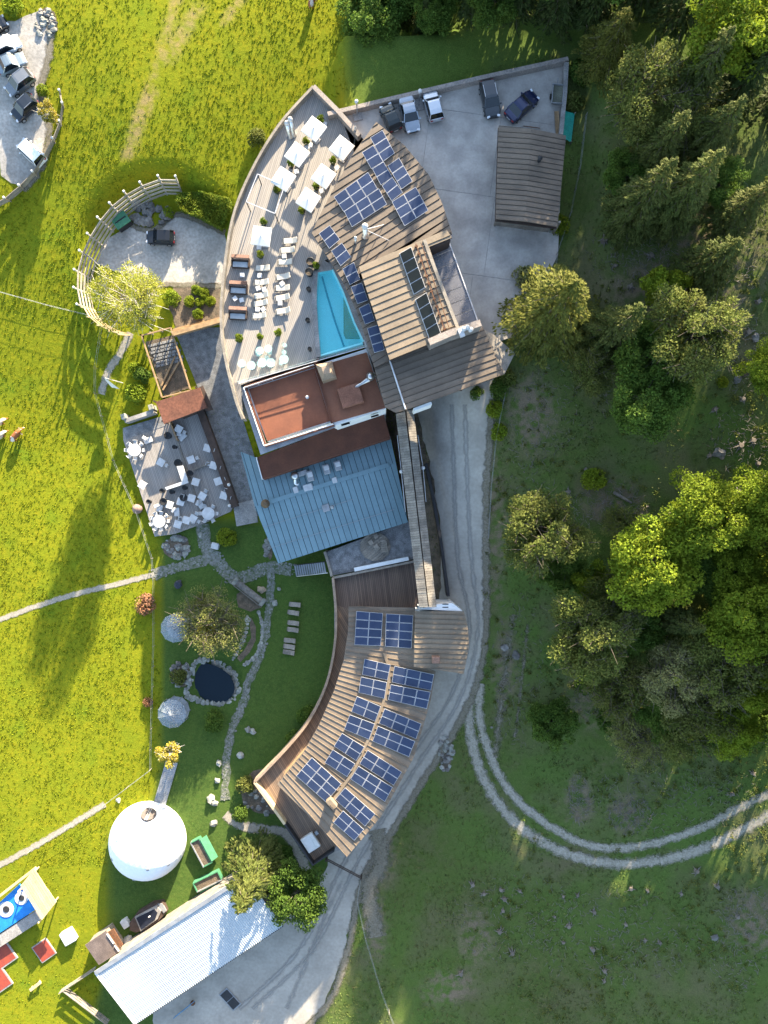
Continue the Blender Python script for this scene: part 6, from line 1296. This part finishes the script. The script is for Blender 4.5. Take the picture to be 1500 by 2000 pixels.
for kind, x, y, s, zc, lab in (
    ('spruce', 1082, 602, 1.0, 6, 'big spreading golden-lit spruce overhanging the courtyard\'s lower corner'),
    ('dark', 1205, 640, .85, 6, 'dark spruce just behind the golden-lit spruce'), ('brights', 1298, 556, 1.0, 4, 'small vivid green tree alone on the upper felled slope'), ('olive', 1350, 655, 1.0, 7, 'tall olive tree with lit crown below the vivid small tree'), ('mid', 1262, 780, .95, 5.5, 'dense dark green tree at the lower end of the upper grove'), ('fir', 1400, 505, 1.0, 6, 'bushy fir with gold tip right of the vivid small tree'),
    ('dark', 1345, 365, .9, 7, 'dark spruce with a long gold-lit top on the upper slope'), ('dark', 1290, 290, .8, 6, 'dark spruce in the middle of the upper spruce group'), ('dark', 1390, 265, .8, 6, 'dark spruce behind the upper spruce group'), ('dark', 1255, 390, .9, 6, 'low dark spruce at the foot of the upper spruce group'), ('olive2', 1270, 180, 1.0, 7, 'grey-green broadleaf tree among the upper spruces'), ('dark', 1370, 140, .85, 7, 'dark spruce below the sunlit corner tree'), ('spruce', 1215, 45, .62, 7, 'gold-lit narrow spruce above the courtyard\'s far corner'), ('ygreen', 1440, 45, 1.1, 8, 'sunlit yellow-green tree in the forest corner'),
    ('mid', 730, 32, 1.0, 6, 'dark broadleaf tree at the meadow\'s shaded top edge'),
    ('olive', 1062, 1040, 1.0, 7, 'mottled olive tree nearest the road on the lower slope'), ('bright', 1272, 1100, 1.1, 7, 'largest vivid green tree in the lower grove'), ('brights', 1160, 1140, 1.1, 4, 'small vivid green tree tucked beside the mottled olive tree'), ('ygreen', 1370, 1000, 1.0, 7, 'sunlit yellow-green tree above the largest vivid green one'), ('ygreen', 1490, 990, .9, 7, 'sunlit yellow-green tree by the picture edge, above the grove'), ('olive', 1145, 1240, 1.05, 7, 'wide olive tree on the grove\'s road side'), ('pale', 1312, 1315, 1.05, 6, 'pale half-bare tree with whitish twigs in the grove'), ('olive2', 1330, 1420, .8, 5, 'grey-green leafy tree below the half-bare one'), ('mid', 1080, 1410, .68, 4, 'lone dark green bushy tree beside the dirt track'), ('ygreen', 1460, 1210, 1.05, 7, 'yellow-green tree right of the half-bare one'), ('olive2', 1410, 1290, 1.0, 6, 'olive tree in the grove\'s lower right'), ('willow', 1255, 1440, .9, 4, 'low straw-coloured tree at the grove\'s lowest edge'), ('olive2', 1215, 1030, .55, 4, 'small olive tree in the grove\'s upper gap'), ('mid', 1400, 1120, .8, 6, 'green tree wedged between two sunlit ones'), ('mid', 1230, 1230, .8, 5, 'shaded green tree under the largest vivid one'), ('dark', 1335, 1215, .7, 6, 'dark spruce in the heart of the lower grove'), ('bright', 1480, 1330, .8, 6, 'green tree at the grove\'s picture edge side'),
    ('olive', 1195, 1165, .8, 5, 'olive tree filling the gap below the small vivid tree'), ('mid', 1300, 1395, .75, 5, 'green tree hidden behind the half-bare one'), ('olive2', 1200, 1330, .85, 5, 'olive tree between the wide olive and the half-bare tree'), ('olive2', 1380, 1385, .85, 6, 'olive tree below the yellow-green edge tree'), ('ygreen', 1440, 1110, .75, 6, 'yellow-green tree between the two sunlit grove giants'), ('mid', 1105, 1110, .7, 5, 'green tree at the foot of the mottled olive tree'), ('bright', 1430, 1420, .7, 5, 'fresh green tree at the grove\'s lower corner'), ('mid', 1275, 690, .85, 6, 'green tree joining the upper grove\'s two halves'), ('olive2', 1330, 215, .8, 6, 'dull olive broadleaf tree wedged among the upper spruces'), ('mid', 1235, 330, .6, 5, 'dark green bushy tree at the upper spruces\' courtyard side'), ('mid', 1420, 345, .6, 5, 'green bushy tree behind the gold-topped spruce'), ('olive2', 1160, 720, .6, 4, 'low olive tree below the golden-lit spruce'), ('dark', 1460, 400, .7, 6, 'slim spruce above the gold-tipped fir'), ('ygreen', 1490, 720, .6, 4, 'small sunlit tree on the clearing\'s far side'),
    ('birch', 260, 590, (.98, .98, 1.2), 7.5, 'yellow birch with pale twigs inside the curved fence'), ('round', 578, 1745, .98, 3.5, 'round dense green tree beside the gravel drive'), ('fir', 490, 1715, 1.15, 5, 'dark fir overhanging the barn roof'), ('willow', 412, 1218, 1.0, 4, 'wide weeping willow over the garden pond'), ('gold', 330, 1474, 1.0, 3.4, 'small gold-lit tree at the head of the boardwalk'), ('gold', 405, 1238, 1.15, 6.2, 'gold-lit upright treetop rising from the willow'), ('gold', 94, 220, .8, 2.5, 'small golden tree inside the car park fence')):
    tree(kind, x, y, s, zc, lab)
# wood beyond the frame to the north and east: it casts the courtyard's shade
k = 0; rf_ = random.Random(12)
for x, y, s in ((705, -35, .45), (760, -45, .55), (785, 25, .38), (830, 50, .33), (810, -20, .5), (850, 20, .4), (885, -60, .6), (925, 0, .5), (965, -70, .65), (1005, 5, .6), (1045, -50, .75), (1085, 20, .6), (1125, -60, .8), (1180, -110, .8), (1255, -20, .7), (1330, 30, .7), (1300, -120, .8), (1520, 200, .6), (1560, 420, .7), (1160, 20, .55), (1430, 190, .6)):
    tree('tall', x, y, s, 2, 'tall dark spruce in the wood bordering the courtyard and slope', 'spruces of the bordering wood')
for x, y, s in ((745, -50, 1.1), (805, -25, .9), (870, -45, 1.1), (945, -60, 1.15), (1015, -40, 1.1), (1080, -80, 1.2), (850, 30, .6), (960, 15, .7), (1150, -40, 1.1)): tree('mid', x, y, s, 3, 'broadleaf tree of the dark wood north of the courtyard', 'broadleaf trees of the bordering wood')
for x, y, s in ((1670, 1010, 1.3), (1650, 1110, 1.4), (1670, 1200, 1.4), (1650, 1300, 1.4), (1680, 1390, 1.4), (1650, 1480, 1.3), (1680, 1570, 1.3)): tree('round', x, y, s*1.45, 4, 'broad leafy tree added beyond the frame to shade the slope below the grove', 'broad added shade trees beyond the grove')  # unseen low-crowned trees added beyond the edge to shade the lower slope
for x, y in ((1600, 820), (1570, 1060), (1570, 1180), (1560, 1320), (1580, 1440), (1640, 1500)): tree('olive', x, y, 1.35, 4, 'leafy tree added beyond the grove to shade the slope', 'added shade trees beyond the grove')  # more trees added past the frame edge to throw shade down the slope
# shrubs
def shrub_proto(name, R, n, size, seed, m, sq=.85):
    t = thing(name, 'x', 'shrub'); new_obj('foliage', bush_mesh('foliage', R, n, size, seed, m, sq, 16), t, loc=(0, 0, R*.45)); b = MB()
    for i in range(5): a = 1.256*i; b.tube([(0, 0, -.1), (math.cos(a)*R*.35, math.sin(a)*R*.35, R*.6)], [.04, .015], 5)
    b.build('stems', M_bark, t); return Proto(t)
SH = dict(y=shrub_proto('yellow_shrub', 1.0, 1500, .1, 41, LM['ygreen']), g=shrub_proto('green_shrub', 1.0, 1500, .1, 42, LM['bright']), d=shrub_proto('dark_shrub', 1.0, 1400, .1, 43, LM['mid']), o=shrub_proto('olive_shrub', 1.0, 1300, .1, 44, LM['olive']), p=shrub_proto('pale_shrub', 1.0, 1300, .1, 45, LM['pale']), r=shrub_proto('copper_shrub', 1.0, 900, .1, 46, LM['red']))
for kd, x, y, s, lab in (('y', 270, 770, 1.5, 'round yellow-green bush beside the patio pavilion'), ('g', 331, 418, .8, 'bright shrub at the driveway rocks'), ('y', 1090, 445, 1.3, 'sunlit yellow bush at the garage hut corner'), ('g', 1157, 938, 1.5, 'lone bright shrub below the upper grove'), ('r', 288, 1180, 1.5, 'copper-twigged shrub on the wire fence'), ('r', 290, 1370, .7, 'small bare copper shrub by the open gazebo'), ('o', 503, 275, 1.3, 'grey-green shrub against the outer deck wall'), ('d', 420, 1405, 1.6, 'dark low shrub below the pond'), ('o', 350, 1320, 1.2, 'dry brown-olive shrub beside the pond'), ('g', 445, 1050, 1.4, 'leafy shrub on the small lawn by the hall'), ('o', 395, 1172, 1.1, 'grey-green shrub above the willow'), ('d', 975, 760, 1.4, 'dark shrub below the passage roof corner'), ('g', 965, 800, 1.1, 'bright shrub at the road\'s upper edge'), ('g', 972, 845, 1.1, 'second bright shrub down the road\'s edge'), ('d', 600, 1395, 1.5, 'dark shrub under the curved parapet'), ('d', 575, 1440, 1.3, 'dark shrub below the curved parapet bend'), ('o', 480, 1530, 1.3, 'olive shrub at the end deck corner'), ('d', 470, 1585, 1.2, 'dark shrub under the end deck'), ('y', 330, 650, .01, ''), ('g', 400, 575, .8, 'front bright shrub in the sunny bed by the deck wall'), ('g', 385, 568, .75, 'middle bright shrub in the sunny bed by the deck wall'), ('g', 372, 590, .8, 'left bright shrub in the sunny bed by the deck wall'), ('g', 412, 590, .75, 'right bright shrub in the sunny bed by the deck wall'), ('g', 392, 592, .7, 'low bright shrub at the heart of the sunny bed'), ('y', 388, 615, .8, 'yellow cushion shrub at the sunny bed\'s lower edge'), ('y', 337, 585, 1.2, 'yellow-green shrub between birch and sunny bed'), ('d', 280, 735, 1.2, 'dark shrub beside the timber enclosure'), ('g', 265, 720, .9, 'light shrub by the slanted flagpole'), ('d', 615, 1660, .01, ''), ('d', 560, 1660, 1.0, 'dark shrub at the drive below the end deck'), ('p', 1020, 545, 1.5, 'white-blossomed bush at the courtyard\'s lower corner'), ('y', 85, 180, .8, 'yellow shrub at the car park edge'), ('y', 30, 20, 1.4, 'shaggy yellow bush above the gravel car park'), ('d', 1130, 150, 1.6, 'dark shrub outside the courtyard\'s far corner'), ('o', 1120, 205, 1.3, 'olive shrub beyond the courtyard wall'), ('o', 985, 740, 1.3, 'dry shrub by the side canopy'), ('y', 1408, 748, .7, 'orange-tinted small bush on the sunlit clearing'), ('d', 930, 770, .9, 'clipped dark shrub under the passage eave'), ('d', 1190, 1395, 2.3, 'wide dark thicket added for shade under the lower olive trees'), ('o', 1245, 1400, 2.4, 'olive thicket added for shade beside the straw-coloured low tree'), ('d', 1300, 1430, 2.3, 'dark thicket added for shade below the half-bare tree'), ('d', 1360, 1430, 2.4, 'dark thicket added for shade below the grey-green leafy tree'), ('o', 1410, 1440, 2.3, 'olive thicket added for shade beside the fresh green corner tree'), ('d', 1465, 1420, 2.4, 'dark thicket at the grove\'s rocky corner'), ('d', 1150, 1330, 2.0, 'dark thicket added for shade under the wide olive tree'), ('d', 1330, 1340, 2.5, 'dark thicket in the grove\'s middle'), ('d', 1430, 1350, 2.5, 'dark thicket added for shade under the edge trees'), ('d', 1080, 1400, 1.7, 'low skirt of leaves under the lone bushy tree')):  # grove thickets are added to stop sunlight streaking under the crowns
    if s > .1: SH[kd].put(G(x, y), random.random()*6, lab, scale=s)
# hedge bank between driveway and deck
t = thing('hedge_bank', 'thick clipped hedge bank between driveway and pool deck', 'hedge', G(400, 415)); r = np.random.default_rng(77); pts = []
while len(pts) < 9000:
    x, y = r.uniform(345, 455), r.uniform(378, 460)
    if inside((x, y), [(352, 388), (400, 384), (462, 400), (450, 425), (438, 458), (400, 438), (360, 420), (350, 405)]): g = G(x, y); pts.append((g.x, g.y, th(g.x, g.y)+r.uniform(0, 1)**.4*1.7+.25*noise.noise((g.x, g.y, 0))))
p = np.array(pts)-np.array(t.location); new_obj('foliage', npmesh('foliage', leaf_quads(p, .13, r, .6), np.arange(len(p)*4).reshape(-1, 4), LM['ygreen'] if False else LM['box']), t)
drape('sunny_bed', [(340, 562), (428, 552), (432, 620), (345, 645), (330, 600)], .06, M_dirt, .8, .3)

# ================================================================ felled slope: stumps, branches, rocks
def stump_proto(seed):
    r = random.Random(seed); t = thing('tree_stump', 'x', 'stump'); MB().lathe((0, 0, -.1), [(.36, 0), (.26, .2), (.24, .5), (.02, .51)], 10).build('stump', M_thatch, t); b = MB()
    for i in range(7): a = r.random()*6.28; L = r.uniform(.35, .85); b.tube([(0, 0, .15), (math.cos(a)*L*.5, math.sin(a)*L*.5, r.uniform(.1, .4)), (math.cos(a)*L, math.sin(a)*L, r.uniform(-.05, .3))], [.08, .06, .02], 5)
    b.build('roots', M_barkd, t); return Proto(t)
STP = [stump_proto(s) for s in (1, 2, 3)]; rs = random.Random(21)
STX = [(923, 1727), (945, 1745), (985, 1755), (978, 1737), (1015, 1740), (982, 1778), (1100, 1750), (1128, 1748), (1083, 1790), (1110, 1808), (1160, 1780), (1222, 1805), (1260, 1835), (1288, 1840), (1157, 1853), (1000, 1860), (1180, 1895), (1232, 1735), (1265, 1740), (1330, 1745), (1100, 1840), (975, 1818), (1360, 1700), (1400, 1730), (1440, 1790), (1180, 1915), (900, 1900), (1430, 1550), (1470, 1510), (1385, 890), (1410, 895), (1445, 870), (1480, 905), (1470, 860), (1395, 800), (1450, 780), (1490, 930), (1440, 960), (1360, 545), (1420, 590), (1270, 500), (1200, 520), (1230, 560), (1180, 470), (1460, 650), (1480, 590), (1110, 960), (1180, 980), (1240, 1000), (1140, 1330), (1180, 1350)]
for i, (x, y) in enumerate(STX): STP[i % 3].put(G(x, y, -.05), rs.random()*6.28, 'weathered tree stump with splayed roots on the felled slope', 'stumps on the felled slope', rs.uniform(.6, 1.15))
b = MB()
for cx, cy, rx, ry, n in ((1190, 985, 80, 45, 260), (1350, 520, 130, 50, 260), (1220, 500, 90, 50, 160), (1230, 1590, 45, 40, 200), (1130, 1560, 22, 50, 150), (1170, 1360, 60, 40, 160), (1440, 860, 60, 60, 160), (1460, 1780, 60, 50, 160), (1200, 1830, 180, 90, 420), (1000, 1790, 120, 90, 200), (1080, 760, 110, 120, 240), (1300, 1560, 160, 60, 220), (1010, 1300, 50, 160, 160), (1440, 1850, 60, 90, 160), (1440, 680, 60, 90, 120), (1040, 900, 50, 100, 90), (1330, 1540, 150, 40, 80), (720, 1700, 30, 60, 60), (1480, 450, 60, 120, 120)):
    for _ in range(n):
        a, q = rs.random()*6.28, rs.random()**.6; g = G(cx+rx*q*math.cos(a), cy+ry*q*math.sin(a), .06); L = rs.uniform(.2, .75); a = rs.random()*6.28; e = g+Vector((math.cos(a)*L, math.sin(a)*L, rs.uniform(0, .25))); b.tube([g, g.lerp(e, .5)+Vector((rs.uniform(-.1, .1), rs.uniform(-.1, .1), .05)), e], [.028, .022, .008], 4, False)
b.build('brushwood', M_barkd, kind='stuff')
for k, (x, y, a, L, lab) in enumerate(((1215, 972, -30, 2.4, 'pale fallen log in the brushwood hollow'), (1150, 925, -50, 1.6, 'short grey fallen log above the hollow'), (1470, 1185, -25, 2.6, 'fallen log at the sunlit grove edge'))):
    g = G(x, y, .2); d = Vector((math.cos(A(a)), math.sin(A(a)), 0))*L/2; MB().tube([g-d, g, g+d], [.2, .18, .12], 8).build('fallen_log', M_barkd, None, lab, 'log')
RK = [(1405, 885, .7), (1440, 740, .45), (1475, 660, .45), (1470, 1410, .5), (1430, 1460, .35), (1008, 1280, .55), (985, 1265, .5), (1460, 1400, .4), (960, 1420, .2), (740, 1585, .35), (1395, 1830, .45)]
for k, (x, y, r) in enumerate(RK): MB().rock(G(x, y, .1), r, 500+k, .55).build('slope_rock', M_rock, None, 'grey limestone rock lying on the felled slope', 'rock', 'rocks on the felled slope')

# low brush and seedlings scattered over the felled slope, too many to count
rb = np.random.default_rng(99); C = []
while len(C) < 900:
    x, y = rb.uniform(10, 56), rb.uniform(-70, 45)
    l, c, w, br = zones(x, y)
    if c > .6 and not any(inside((x, y), q) for q in NOGRASS) and noise.noise((x*.11, y*.11, 4)) > rb.uniform(-.2, .5): C.append((x, y))
pc_ = []
for x, y in C:
    R_ = rb.uniform(.15, .5); n = int(14+60*R_); q = rb.normal(size=(n, 3))*np.array([R_, R_, R_*.5])*.6; q[:, 2] = np.abs(q[:, 2])+.05; pc_.append(q+np.array([x, y, th(x, y)]))
pc_ = np.concatenate(pc_); new_obj('slope_brush', npmesh('slope_brush', leaf_quads(pc_, .1, rb, .4), np.arange(len(pc_)*4).reshape(-1, 4), LM['olive']), kind='stuff')
